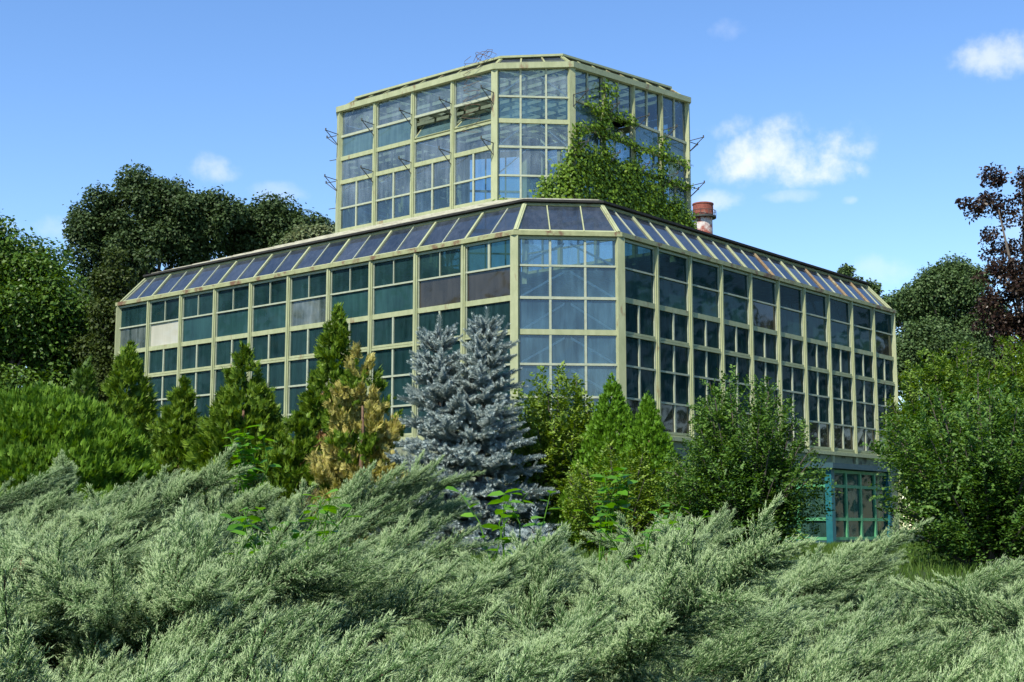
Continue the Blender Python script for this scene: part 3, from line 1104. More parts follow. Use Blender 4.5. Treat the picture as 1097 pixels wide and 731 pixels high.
def leafy_shrub(name, label, lobes, D, mat, nshoot, lsize, shoot=(.25, .55), upb=.9, leaves=11, group=None, cat='shrub', stems=6, inner=.25, base_px=None, leaf=(LEAF_V4, LEAF_F4)):
    """shoots springing from lobe surfaces (px,py,hw,hh,dY), leaves set along each shoot"""
    bx = float(at(base_px or lobes[0][0], 500, D)[0]); g = float(ground_z(bx, D))
    T = empty(name, (bx, D, g), label, cat, group)
    areas = np.array([e[2] * e[3] for e in lobes], float); areas /= areas.sum()
    li = rng.choice(len(lobes), nshoot, p=areas)
    ppm = F_PX / D
    C = np.array([at(e[0], e[1], D + (e[4] if len(e) > 4 else 0)) for e in lobes])[li]
    Rx = np.array([e[2] / ppm for e in lobes])[li]; Rz = np.array([e[3] / ppm for e in lobes])[li]
    nc = max(26, nshoot // 80)
    dc = rand_unit(nc); rc = rng.uniform(.72, 1.17, nc); ck = rng.integers(0, nc, nshoot)
    d = unit(dc[ck] + .15 * rng.normal(size=(nshoot, 3)))
    raw = d * 2.0
    lump = 1 + .17 * vnoise(raw + C, 2.1, D) + .10 * vnoise(raw + C, 5.3, D + 2)
    rr = (1 - inner * rng.random(nshoot) ** 1.5) * lump * rc[ck]
    B = C + d * np.stack([Rx, Rx * .9, Rz], 1) * rr[:, None] * .92
    B[:, 2] = np.maximum(B[:, 2], g + .05)
    sd_ = unit(d * .75 + up * upb + rand_unit(nshoot) * .5)
    ln = rng.uniform(*shoot, nshoot) * (1 + 1.3 * (rng.random(nshoot) < .10))
    st = MB()
    for k in range(stems):
        q = B[rng.integers(nshoot)]
        st.tube([(bx + rng.normal() * .1, D + rng.normal() * .1, g - .1), lerp(np.array((bx, D, g)), q, .5) + up * .2, q], [.035, .022, .006], 5)
    st.build('stem', M['bark'], T)
    s = np.linspace(.08, 1, leaves)
    P = (B[:, None] + sd_[:, None] * (ln[:, None] * s[None])[:, :, None] - up * ((s ** 2)[None] * ln[:, None] * .12)[:, :, None]).reshape(-1, 3)
    axd = np.repeat(sd_, leaves, 0)
    n = len(P)
    side = unit(np.cross(axd, rand_unit(n)))
    ax = unit(axd * .55 + side * .9 - up * .12)
    nrm = unit(np.cross(ax, np.cross(axd, ax)) * .7 + up * .55 + rand_unit(n) * .45)
    sz = lsize * rng.uniform(.65, 1.3, n) * np.tile(1.1 - .5 * s, nshoot)
    V, Fq = inst(leaf[0], leaf[1], P, frames(ax, nrm), sz)
    np_mesh('foliage', V, Fq, mat, T)
    return T

# ------------------------------------------------------------------ leaf materials
LM = {}
LM['oak'] = leaf_mat('dark_oak_leaf', [(0.015, 0.03, 0.0088), (0.0325, 0.06, 0.0163), (0.06, 0.1, 0.03), (0.1, 0.15, 0.0625)], .22, .6, .45)
LM['lime'] = leaf_mat('deep_green_leaf', [(0.0192, 0.0504, 0.006), (0.0456, 0.102, 0.012), (0.084, 0.156, 0.0216), (0.144, 0.222, 0.048)], .25, .42)
LM['yew'] = leaf_mat('olive_yew_leaf', [(0.0156, 0.0286, 0.0052), (0.039, 0.0624, 0.0104), (0.0715, 0.0975, 0.0182)], .2, .5)
LM['pale'] = leaf_mat('pale_cream_leaf', [(.07, .11, .04), (.16, .2, .09), (.26, .28, .15)], .3)
LM['far'] = leaf_mat('far_green_leaf', [(0.0264, 0.0528, 0.0154), (0.0495, 0.0902, 0.0264), (0.0792, 0.132, 0.0396), (0.11, 0.1705, 0.0605)], .2, .55)
LM['copper'] = leaf_mat('copper_beech_leaf', [(.014, .009, .007), (.028, .015, .012), (.05, .032, .02), (.085, .065, .04)], .22, .38)
LM['thuja'] = leaf_mat('thuja_scale', [(0.0256, 0.0666, 0.0051), (0.0704, 0.1408, 0.0102), (0.1344, 0.2176, 0.0154), (0.2176, 0.3072, 0.0384)], .25, .5)
LM['thuja_d'] = leaf_mat('dark_thuja_scale', [(0.0189, 0.0513, 0.0081), (0.0473, 0.1013, 0.0135), (0.081, 0.1485, 0.0189), (0.135, 0.216, 0.0338)], .25, .5)
LM['brown'] = leaf_mat('browned_thuja_scale', [(.16, .08, .03), (.28, .17, .07), (.38, .28, .12)], .2, .7)
LM['gold'] = leaf_mat('golden_thuja_scale', [(0.168, 0.1568, 0.0224), (0.3024, 0.28, 0.056), (0.4704, 0.4368, 0.1344), (0.336, 0.2464, 0.1008)], .25, .6)
LM['bright'] = leaf_mat('bright_thuja_scale', [(0.0385, 0.11, 0.0066), (0.077, 0.187, 0.011), (0.132, 0.275, 0.0165), (0.187, 0.341, 0.033)], .3, .5)
LM['mound'] = leaf_mat('fresh_juniper_scale', [(.04, .10, .008), (.085, .18, .014), (.15, .27, .025), (.22, .35, .06)], .25, .5)
LM['laurel'] = leaf_mat('privet_leaf', [(0.042, 0.0924, 0.0084), (0.098, 0.175, 0.0196), (0.175, 0.266, 0.0336), (0.28, 0.371, 0.07)], .3, .52, spec=.25)
LM['horn'] = leaf_mat('hornbeam_leaf', [(0.0154, 0.0504, 0.0076), (0.0448, 0.1092, 0.0151), (0.0952, 0.1848, 0.0302), (0.175, 0.287, 0.063)], .3, .52, spec=.25)
LM['horn2'] = leaf_mat('bright_hornbeam_leaf', [(0.0286, 0.0702, 0.007), (0.0715, 0.1404, 0.014), (0.13, 0.2145, 0.0257), (0.2145, 0.312, 0.0585)], .32, .52, spec=.25)
LM['ivy'] = leaf_mat('creeper_leaf', [(0.0287, 0.069, 0.0069), (0.0747, 0.1437, 0.0115), (0.138, 0.23, 0.0184), (0.2185, 0.322, 0.0345)], .28, .5)
LM['weed'] = leaf_mat('fresh_weed_leaf', [(.05, .16, .015), (.10, .26, .02), (.17, .36, .04)], .4, .4)
LM['spruce'] = leaf_mat('blue_spruce_needle', [(.11, .15, .135), (.23, .285, .265), (.37, .44, .41), (.51, .58, .545)], .1, .55)
LM['dead'] = leaf_mat('dead_juniper_scale', [(.09, .06, .028), (.17, .125, .06), (.26, .2, .11)], .1, .8)


def juniper_mat():
    m, nt, out = new_mat('silver_juniper_scale')
    L = nt.links.new
    at_ = N(nt, 'ShaderNodeAttribute', attribute_name='age_shade')
    geo = N(nt, 'ShaderNodeNewGeometry'); oi = N(nt, 'ShaderNodeObjectInfo')
    a = N(nt, 'ShaderNodeMath', operation='MULTIPLY_ADD'); a.inputs[1].default_value = .30
    L(geo.outputs['Random Per Island'], a.inputs[0]); L(at_.outputs['Fac'], a.inputs[2])
    b_ = N(nt, 'ShaderNodeMath', operation='MULTIPLY_ADD'); b_.inputs[1].default_value = .22; 
    L(oi.outputs['Random'], b_.inputs[0]); L(a.outputs[0], b_.inputs[2])
    rp = ramp(nt, [(0, (.06, .034, .018)), (.14, (.010, .030, .006)), (.46, (.034, .088, .018)), (.78, (.112, .215, .066)), (1, (.38, .50, .245))])  # old growth dull, tips pale; shade between sprays put into the dark stops
    L(b_.outputs[0], rp.inputs[0])
    b = N(nt, 'ShaderNodeBsdfPrincipled', Roughness=.55)
    b.inputs['Specular IOR Level'].default_value = .25
    L(rp.outputs[0], b.inputs['Base Color'])
    tr = N(nt, 'ShaderNodeBsdfTranslucent'); L(rp.outputs[0], tr.inputs['Color'])
    ms = N(nt, 'ShaderNodeMixShader', Fac=.2)
    L(b.outputs[0], ms.inputs[1]); L(tr.outputs[0], ms.inputs[2]); L(ms.outputs[0], out.inputs['Surface'])
    return m
LM['juniper'] = juniper_mat()
LM['grass'] = leaf_mat('lawn_grass_blade', [(.04, .09, .012), (.08, .15, .02), (.15, .22, .05)], .35, .5)

# ------------------------------------------------------------------ background trees
GB = 'trees behind the greenhouse'
tree('broadleaf_tree', 'large rounded deep green broadleaf tree at the far left edge', 'tree', 10, 44, 0,
     [(-20, 320, 110, 85), (40, 330, 62, 70), (30, 280, 50, 45), (-50, 270, 80, 60), (70, 390, 55, 50), (10, 420, 100, 55), (100, 420, 45, 40)], LM['lime'], 90000, .15, 125, (.5, 1.05), GB, .45)
tree('broadleaf_tree', 'tall spreading dark oak with leaf gaps behind the left end of the roof', 'tree', 165, 62, 0,
     [(130, 235, 62, 42), (185, 225, 62, 38), (232, 240, 50, 34), (205, 258, 60, 34), (100, 250, 40, 40), (150, 275, 80, 42), (120, 330, 70, 50), (160, 200, 45, 14)], LM['oak'], 80000, .17, 112, (.42, 1.02), GB, .5)
tree('broadleaf_tree', 'lower dark oak behind the roof next to the tower', 'tree', 300, 64, 0,
     [(290, 240, 42, 26), (330, 245, 34, 18), (262, 255, 36, 30), (300, 270, 60, 25), (295, 222, 16, 12), (360, 255, 30, 18)], LM['oak'], 46000, .17, 70, (.5, 1.1), GB, .4)
tree('pale_tree', 'small pale cream leaved treetop showing above the roof beside the tower', 'tree', 328, 58, 0,
     [(326, 252, 20, 12), (342, 250, 18, 8), (315, 262, 18, 10)], LM['pale'], 4500, .17, 26, (.22, .5), None, .15)
tree('yew_tree', 'olive green conifer between the far left tree and the greenhouse end', 'tree', 118, 43.5, 0,
     [(122, 300, 20, 34), (120, 345, 38, 45), (112, 390, 48, 40), (115, 430, 45, 40), (125, 275, 8, 14)], LM['yew'], 40000, .12, 80, (.3, .7), None, .25, .3)
tree('round_tree', 'dense rounded far green tree with the highest crown right of the greenhouse', 'tree', 1008, 75, 0,
     [(1005, 318, 52, 36), (1035, 305, 28, 24), (965, 335, 26, 28), (1045, 350, 40, 45), (985, 345, 40, 30), (1020, 295, 22, 14)], LM['far'], 76000, .16, 130, (.5, 1.15), GB, .4)
tree('round_tree', 'lower dark green tree just beyond the right end of the greenhouse', 'tree', 1000, 58, 0,
     [(985, 372, 42, 32), (1020, 385, 40, 34), (960, 400, 40, 36), (1050, 400, 40, 40)], LM['far'], 44000, .14, 90, (.4, .85), GB, .3)
tree('slender_tree', 'thin treetop with small tufts peeping over the right end of the roof', 'tree', 922, 60, 0,
     [(912, 300, 12, 10), (906, 291, 6, 5), (935, 310, 10, 10), (932, 302, 4, 5), (920, 330, 24, 20), (945, 325, 14, 16)], LM['far'], 5000, .15, 40, (.16, .38), None, .12)
tree('copper_beech', 'dark purple leaved copper beech reaching in at the right edge', 'tree', 1115, 24, 0,
     [(1085, 215, 48, 26), (1050, 222, 26, 12), (1030, 218, 12, 6), (1090, 255, 42, 26), (1080, 300, 42, 34), (1062, 335, 30, 26), (1110, 320, 50, 70), (1085, 365, 34, 34), (1110, 190, 36, 26), (1066, 190, 20, 12), (1060, 270, 18, 10)],
     LM['copper'], 17000, .066, 210, (.08, .22), None, .2, .3)

# ------------------------------------------------------------------ conifers along the left wall
def brown_left(P, dv, h):
    return (dv[:, 0] < -.15) & (vnoise(P, 2.6, 4) > .0) & (h > .12) & (h < .72)
GT = 'clipped green thujas along the left wall'
thuja('thuja', 'small dark thuja at the back, just outside the left end of the glass', 92, 372, 30, 33, LM['thuja_d'], 1700, .22, GT, .9)
thuja('thuja', 'broad green thuja covering the left end of the greenhouse wall', 138, 366, 46, 28, LM['thuja'], 4800, .2, GT, .75, .2)
thuja('thuja', 'low pointed green thuja under the third window bay from the left', 196, 403, 40, 26, LM['thuja'], 3600, .18, GT, .85)
thuja('thuja', 'wide conical green thuja, largest of the row before the left wall', 263, 370, 60, 24, LM['thuja'], 5200, .18, GT, .85, .2)
thuja('thuja', 'short bushy thuja tucked between the wide cone and the tall thuja', 318, 440, 44, 22.5, LM['thuja'], 2400, .16, GT, .7, .25)
thuja('thuja', 'tall narrow thuja with browned scorched patches on its left side', 361, 328, 50, 24, LM['thuja'], 4600, .17, None, .8, .26, mats2=(LM['brown'], brown_left))
thuja('golden_thuja', 'yellow gold thinly leaved thuja in front of the tall scorched thuja', 388, 368, 50, 21.5, LM['gold'], 3000, .15, None, .62, .38, mats2=(LM['thuja'], lambda P, dv, h: vnoise(P, 3.2, 1) > .28))
thuja('thuja', 'bright green twin thuja cone, taller left tip, right of the spruce', 656, 400, 60, 18.6, LM['bright'], 9500, .075, None, .95, .10, 2.2, coarse=8)
thuja('thuja', 'bright green twin thuja cone, shorter right tip beside the dark bush', 694, 420, 50, 18.0, LM['bright'], 7000, .075, None, .95, .10, 2.2, coarse=8)

# rounded bright juniper at the far left
def mound():
    D = 15
    g = float(ground_z(-6, D))
    x0 = float(at(45, 460, D)[0])
    T = empty('round_juniper', (x0, D, g), 'rounded bright green juniper bush at the left edge behind the silver juniper', 'shrub')
    parts = []
    for (px, py, hw, hh) in ((40, 475, 84, 54), (-10, 470, 74, 46), (104, 492, 50, 44), (40, 515, 120, 50), (20, 555, 150, 60)):
        c = np.array(at(px, py, D)); R = hw * D / F_PX; RZ = hh * D / F_PX
        n = int(5200 * hw / 60)
        d = rand_unit(n); d[:, 2] = np.abs(d[:, 2]) * 1.0 - .3; d = unit(d)
        P = c + d * np.array((R, R * .9, RZ)) * ((1 - .25 * rng.random(n) ** 2) * (1 + .12 * vnoise(d * 3, 2, px)))[:, None]
        ax = unit(d * .6 + up * .9 + rand_unit(n) * .45)
        nrm = rand_unit(n)
        parts.append(inst(*FAN[1], P, frames(ax, nrm), .085 * rng.uniform(.6, 1.4, n)))
    V, Fq = merge(parts)
    np_mesh('foliage', V, Fq, LM['mound'], T)
    st = MB()
    for k in range(7):
        a = k * .9
        st.tube([(x0, D, g - .1), (x0 + .5 * math.cos(a), D + .4 * math.sin(a), g + .5), (x0 + .8 * math.cos(a), D + .6 * math.sin(a), g + .9)], [.04, .03, .01], 5)
    st.build('stem', M['twig'], T)
mound()

# ------------------------------------------------------------------ blue spruce with two leaders
def brush_template(n=64):
    V, Fq = [], []
    for k in range(n):
        s = k / n
        a = k * 2.4
        b = np.array((s, 0, 0))
        d = unit(np.array((.4 + .8 * s, math.cos(a), math.sin(a))))
        ln = .30 * (1 - .3 * s)
        w = unit(np.cross(d, (1, .2, .1))) * .032
        i = len(V)
        V += [b - w, b + w, b + d * ln + w * .5, b + d * ln - w * .5]
        Fq.append((i, i + 1, i + 2, i + 3))
    return np.array(V), np.array(Fq)
BRUSH = brush_template()


def spruce(name, label, D, leaders, hwl, cat='conifer', nlev=30, base_py=560):
    bx = float(at(sum(l[0] for l in leaders) / len(leaders), 500, D)[0]); g = float(ground_z(bx, D)) 
    T = empty(name, (bx, D, g), label, cat)
    tr_, P, A, Sz = MB(), [], [], []
    for (px, py, dy, low, reach) in leaders:
        x, y, zt = at(px, py, D + dy)
        bz = g + .1
        tr_.tube([(bx, D, g - .1), (lerp(bx, x, .8), D + dy * .8, lerp(g, zt, .35)), (x, D + dy, zt)], [.09, .06, .012], 7)
        H = zt - g
        nlv = int(H / .165)
        for k in range(nlv):
            h = k / nlv
            z = g + .15 + (h + rng.normal() * .006) * (H - .2)
            if h < low: continue
            nbk = int(rng.integers(7, 10))
            a0 = rng.random() * 6.28
            for q in range(nbk):
                a = a0 + q * 6.283 / nbk + rng.normal() * .15
                dv = np.array((math.cos(a), math.sin(a), 0))
                ln = reach * (1 - h) ** 1.12 * min(1, .78 + 1.4 * h) * rng.uniform(.62, 1.12) * (1 + .22 * math.sin(a * 3 + h * 9)) + .1
                elv = np.interp(h, [0, .5, .8, 1], [-.05, .12, .4, .95]) + rng.normal() * .08
                o = np.array((lerp(bx, x, min(1, h * 1.2)), D + dy * min(1, h * 1.2), z))
                m_ = max(2, int(ln / .075))
                tip = o + dv * ln + up * (ln * elv)
                tr_.tube([o, lerp(o, tip, .6) - up * .02, tip], [.016, .011, .004], 4)
                for s in np.linspace(.25, 1, m_):
                    p = lerp(o, tip, s) - up * .06 * math.sin(s * 3) * ln
                    P.append(p); A.append(unit(dv + up * (elv + .15) + rng.normal(size=3) * .15)); Sz.append(.17)
                    for sg in (-1, 1):
                        sdv = np.cross(up, dv) * sg
                        P.append(p); A.append(unit(dv * .7 + sdv * .8 + up * (elv * .6 + .12) + rng.normal(size=3) * .22)); Sz.append(rng.uniform(.13, .21) * (1.15 - .4 * s))
                    if rng.random() < .45:
                        P.append(p); A.append(unit(dv * .5 + up * .9 + rng.normal(size=3) * .3)); Sz.append(rng.uniform(.09, .15))
        P.append(np.array((x, D + dy, zt - .12))); A.append(np.array((.03, 0, 1.))); Sz.append(.26)
    P = np.array(P); A = unit(np.array(A)); n = len(P)
    V, Fq = inst(*BRUSH, P, frames(A, rand_unit(n)), np.array(Sz))
    np_mesh('foliage', V, Fq, LM['spruce'], T)
    tr_.build('trunk', M['bark'], T)
spruce('blue_spruce', 'silvery blue spruce with two pointed tips before the greenhouse corner', 18, [(470, 350, .1, .0, 1.12), (521, 342, -.1, .0, 1.15)], 80)
spruce('blue_spruce', 'tiny blue spruce tip poking out of the silver juniper', 13.2, [(572, 562, 0, .3, .26)], 30)

# ------------------------------------------------------------------ broadleaf shrubs
def branch_shrub(name, label, cx, hw, top_px, D, mat, nbr=110, lsize=.055, lat=.38, group=None, droop=.1, low=.3, depth=.9, lstep=.055, nl=7, peak=1.0):
    """many stems fan up from the base; side shoots carry two rows of leaves, so the outline is made of shoot tips"""
    x0, _, zt = at(cx, top_px, D)
    g = float(ground_z(x0, D)); H = (zt - g) * 1.0; Wd = hw * D / F_PX
    T = empty(name, (x0, D, g), label, 'shrub', group)
    st = MB(); P, AX, NR, SZ = [], [], [], []
    for k in range(nbr):
        a = rng.random() * 6.283; rho = rng.random() ** .5
        zf = (1 - .42 * rho ** 2.2 * peak) * (rng.uniform(.82, 1.03) if rng.random() < 1 - low else rng.uniform(.25, .8))
        tip = np.array((x0 + Wd * rho * math.cos(a), D + Wd * depth * rho * math.sin(a), g + H * zf))
        b = np.array((x0 + .12 * Wd * math.cos(a), D + .12 * Wd * math.sin(a), g - .05))
        c = np.array((lerp(b[0], tip[0], .45), lerp(b[1], tip[1], .45), lerp(g, tip[2], .55 if zf > .6 else .7)))
        ts = np.linspace(0, 1, 9)
        bz = ((1 - ts) ** 2)[:, None] * b + (2 * ts * (1 - ts))[:, None] * c + (ts ** 2)[:, None] * tip
        if k % 3 == 0:
            st.tube(bz, list(np.linspace(.022, .004, 9)), 5)
        ln = np.linalg.norm(tip - b)
        m_ = int(ln / lstep)
        for q in range(m_):
            t_ = .12 + .88 * (q + rng.random()) / m_
            o = (1 - t_) ** 2 * b + 2 * t_ * (1 - t_) * c + t_ ** 2 * tip
            tg = unit(2 * (1 - t_) * (c - b) + 2 * t_ * (tip - c))
            ra = rng.random() * 6.283
            sv = unit(np.cross(tg, (math.cos(ra), math.sin(ra), .2)))
            outw = np.array((o[0] - x0, o[1] - D, 0)); outw = outw / (np.linalg.norm(outw) + .15)
            sd = unit(sv * .8 + tg * (.55 + .5 * t_) + outw * .35)
            L_ = (lat * (1 - t_) ** .8 + .10) * rng.uniform(.6, 1.3)
            nrm = unit(up * 1.0 + outw * .3 + rng.normal(size=3) * .35)
            side = unit(np.cross(sd, nrm))
            for e in range(nl):
                u_ = (e + .6) / nl
                P.append(o + sd * L_ * u_ - up * droop * L_ * u_ * u_)
                AX.append(sd * .6 + side * (1 if e % 2 else -1) * .85 + rng.normal(size=3) * .15)
                NR.append(nrm + rng.normal(size=3) * .3); SZ.append(lsize * (1.1 - .45 * u_) * rng.uniform(.7, 1.25))
    P = np.array(P); P[:, 2] = np.maximum(P[:, 2], g + .03)
    V, Fq = inst(LEAF_V4, LEAF_F4, P, frames(unit(np.array(AX)), unit(np.array(NR))), np.array(SZ))
    np_mesh('foliage', V, Fq, mat, T)
    st.build('stem', M['bark'], T)
    return T
branch_shrub('privet_bush', 'olive green small leaved bush just right of the blue spruce', 598, 72, 396, 19.2, LM['laurel'], 170, .07, .4)
branch_shrub('privet_bush', 'low fine leaved bush below the bright twin thuja', 662, 72, 476, 17.4, LM['laurel'], 120, .055, .3, low=.4)
branch_shrub('privet_bush', 'low fine leaved bush against the left side of the dark bush', 722, 40, 488, 17.2, LM['laurel'], 55, .055, .3, low=.4)
branch_shrub('hornbeam_bush', 'dark green leafy bush with upright shoots left of the kiosk', 796, 92, 398, 16.2, LM['horn'], 260, .055, .40, low=.42, peak=1.4)
branch_shrub('hornbeam_bush', 'big dark green bush at the right edge, right of the kiosk', 1052, 124, 404, 14.3, LM['horn'], 260, .055, .42, low=.5, peak=.8)
branch_shrub('hornbeam_bush', 'lighter green tall hedge bush just beyond the right end of the greenhouse', 1012, 74, 366, 18.8, LM['horn2'], 210, .065, .42, low=.3)
branch_shrub('hornbeam_bush', 'lighter green tall hedge bush under the dark purple beech', 1092, 70, 360, 19.0, LM['horn2'], 200, .065, .42, low=.3)

# ------------------------------------------------------------------ creeper on the tower
def creeper():
    A, B = OT[3], OT[2]; n = outward(OT[2], OT[3])       # right facade: s from near corner
    A, B = OT[2], OT[3]
    Fa, Fb = OT[1], OT[2]; nf = outward(Fa, Fb)
    base = lerp(A, B, .4) + n * .3
    T = empty('climbing_creeper', (base[0], base[1], Z0 + 8.5), 'dense green creeper climbing over the right face of the upper tower', 'climbing plant')
    P, Nn = [], []
    def add(s, z, k, spread_s, spread_z, thick, face='R'):
        a, b, nn = (A, B, n) if face == 'R' else (Fa, Fb, nf)
        wl = np.linalg.norm(b - a)
        ss = s + rng.normal(size=k) * spread_s / wl
        zz = z + rng.normal(size=k) * spread_z
        lim = 1.02
        ok = (ss < lim) & (ss > (-.04 if face == 'R' else .0)) & (zz > Z0 + 8.45)
        ss, zz = ss[ok], zz[ok]
        th = .07 + thick * rng.random(len(ss)) ** 1.3
        P.append(a + (b - a) * ss[:, None] + nn * th[:, None] + up * zz[:, None])
        Nn.append(np.repeat(nn[None], len(ss), 0))
    # dense skirt: upper limit falls to the right
    for k in range(520):
        s = rng.random()
        ztop = np.interp(s, [0, .12, .3, .5, .75, 1], [10.15, 10.35, 10.2, 9.95, 9.5, 9.15]) + .2 * math.sin(s * 31) 
        z = Z0 + rng.uniform(8.4, ztop)
        add(s, z, 34, .15, .13, .22)
    for k in range(60):                          # round the corner on to the front face
        s = 1 - rng.random() * .42
        z = Z0 + rng.uniform(8.5, 8.9 + 1.1 * (s - .55) / .45)
        add(s, z, 14, .12, .1, .25, 'F')
    # runners
    def run(pts, k, w, face='R'):
        for (s0, z0), (s1, z1) in zip(pts[:-1], pts[1:]):
            m_ = max(2, int(1.5 * k * math.hypot((s1 - s0) * 5.8, z1 - z0)))
            for q in range(m_):
                t_ = q / m_
                add(s0 + (s1 - s0) * t_, Z0 + z0 + (z1 - z0) * t_, 15, w * 1.15, w * 1.15, .2, face)
    run([(.25, 10.0), (.24, 11.0), (.25, 12.35)], 9, .10)
    run([(.30, 12.0), (.31, 12.3)], 9, .08)
    run([(.02, 10.0), (0, 10.5), (.02, 10.9)], 9, .13)
    run([(.02, 10.6), (.2, 11.05), (.28, 11.5), (.5, 11.5)], 8, .08)
    run([(.1, 11.55), (.25, 11.35)], 8, .08)
    run([(.2, 10.95), (.5, 10.8), (.72, 10.85), (.98, 10.85)], 7, .08)
    run([(.5, 10.0), (.52, 10.7)], 8, .09)
    run([(.74, 9.5), (.74, 10.9), (.75, 11.5)], 8, .10)
    run([(.75, 10.15), (1.0, 10.15)], 7, .07)
    run([(.98, 8.6), (.99, 9.4)], 7, .09)
    run([(.35, 9.95), (.75, 10.2)], 8, .12)
    run([(.62, 8.62), (.98, 8.95)], 8, .08, 'F')
    run([(.85, 8.9), (.97, 9.6), (1.0, 10.2)], 9, .1, 'F')
    run([(.0, 8.56), (.14, 8.58)], 10, .05, 'F')
    P_ = np.concatenate(P); Nn = np.concatenate(Nn); m_ = len(P_)
    nrm = unit(Nn * .9 + up * .55 + rand_unit(m_) * .6)
    ax = unit(np.cross(nrm, rand_unit(m_)) - up * .5)
    V, Fq = inst(LEAF_V4 * np.array((1, 1.35, 1)), LEAF_F4, P_, frames(ax, nrm), .10 * rng.uniform(.6, 1.3, m_))
    np_mesh('foliage', V, Fq, LM['ivy'], T)
    st = MB()
    for s0, s1, z1 in ((.2, .25, 12.2), (.05, .01, 10.8), (.5, .52, 10.7), (.7, .75, 11.4), (.35, .5, 9.9), (.9, .98, 9.2)):
        st.tube([lerp(A, B, s0) + n * .08 + up * (Z0 + 8.5), lerp(A, B, (s0 + s1) / 2 + .02) + n * .09 + up * (Z0 + (8.5 + z1) / 2), lerp(A, B, s1) + n * .08 + up * (Z0 + z1)], [.03, .02, .008], 5)
    st.build('stem', M['twig'], T)
creeper()

# ------------------------------------------------------------------ silver juniper thicket in the foreground
def spray_template(L_=.6, seed=1):
    """one feathery plume: a main stem, branchlets all round it, each closely set with scale twigs"""
    r = np.random.default_rng(seed)
    V, Fq, AG = [], [], []
    def blade(b, d, ln, w, age_shade=.3):
        AG.extend([age_shade] * 3 + [min(1, age_shade + .25)])
        s1 = unit(np.cross(d, r.normal(size=3))); s2 = np.cross(d, s1)
        i = len(V)
        V.extend([b + s1 * w, b - s1 * .5 * w + s2 * .87 * w, b - s1 * .5 * w - s2 * .87 * w, b + d * ln])
        Fq.extend([(i, i + 1, i + 3), (i + 1, i + 2, i + 3), (i + 2, i, i + 3)])
    def axis(t):
        return np.array((L_ * t, .03 * math.sin(t * 3 + seed), L_ * (.16 * t - .10 * t * t)))
    nb = 50
    def foxtail(o, d, bend, ln, step, g0):
        m_ = max(4, int(ln / step))
        for q in range(m_):
            s = (q + .5) / m_
            b = o + d * ln * s + bend * ln * s * s
            a2 = q * 2.4 + r.random()
            sv = unit(np.cross(d, (math.cos(a2), math.sin(a2), .3)))
            blade(b, unit(d * .8 + bend * s + sv * r.uniform(.45, .9)), r.uniform(.010, .021) * (1.2 - .4 * s), .0026, g0 + .5 * s * s)
        blade(o + (d * .93 + bend * .85) * ln, unit(d + bend), .026, .0024, g0 + .6)
    for k in range(nb):
        t = .04 + .96 * (k + .5) / nb
        o = axis(t); tang = unit(axis(t + .02) - axis(t - .02))
        roll = k * 2.4 + r.normal() * .4
        side = unit(np.array((0, math.cos(roll) * 1.15, math.sin(roll) * .8 + .25)))
        ang = math.radians(np.interp(t, [0, 1], [58, 16]) + r.normal() * 7)
        d = unit(tang * math.cos(ang) + side * math.sin(ang))
        ln = L_ * (.27 * (1 - t) ** .7 * min(1, .6 + 2 * t) + .05) * r.uniform(.65, 1.25)
        bend = tang * .25 + np.array((0, 0, .10))
        foxtail(o, d, bend, ln, .0062, .25 * t)
        for q in range(int(ln / .030)):
            s = (q + .8) / (ln / .030 + .8)
            sv = unit(np.cross(d, (r.normal(), r.normal(), r.normal())))
            foxtail(o + d * ln * s + bend * ln * s * s, unit(d * .8 + sv * .6 + tang * .25), tang * .2, r.uniform(.022, .045), .0062, .3 * t + .25 * s)
    for q in range(10):
        blade(axis(q / 10), unit(axis((q + 1) / 10) - axis(q / 10)), L_ / 7, .005, -.2)
    return np.array(V), np.array(Fq), np.array(AG, np.float32)


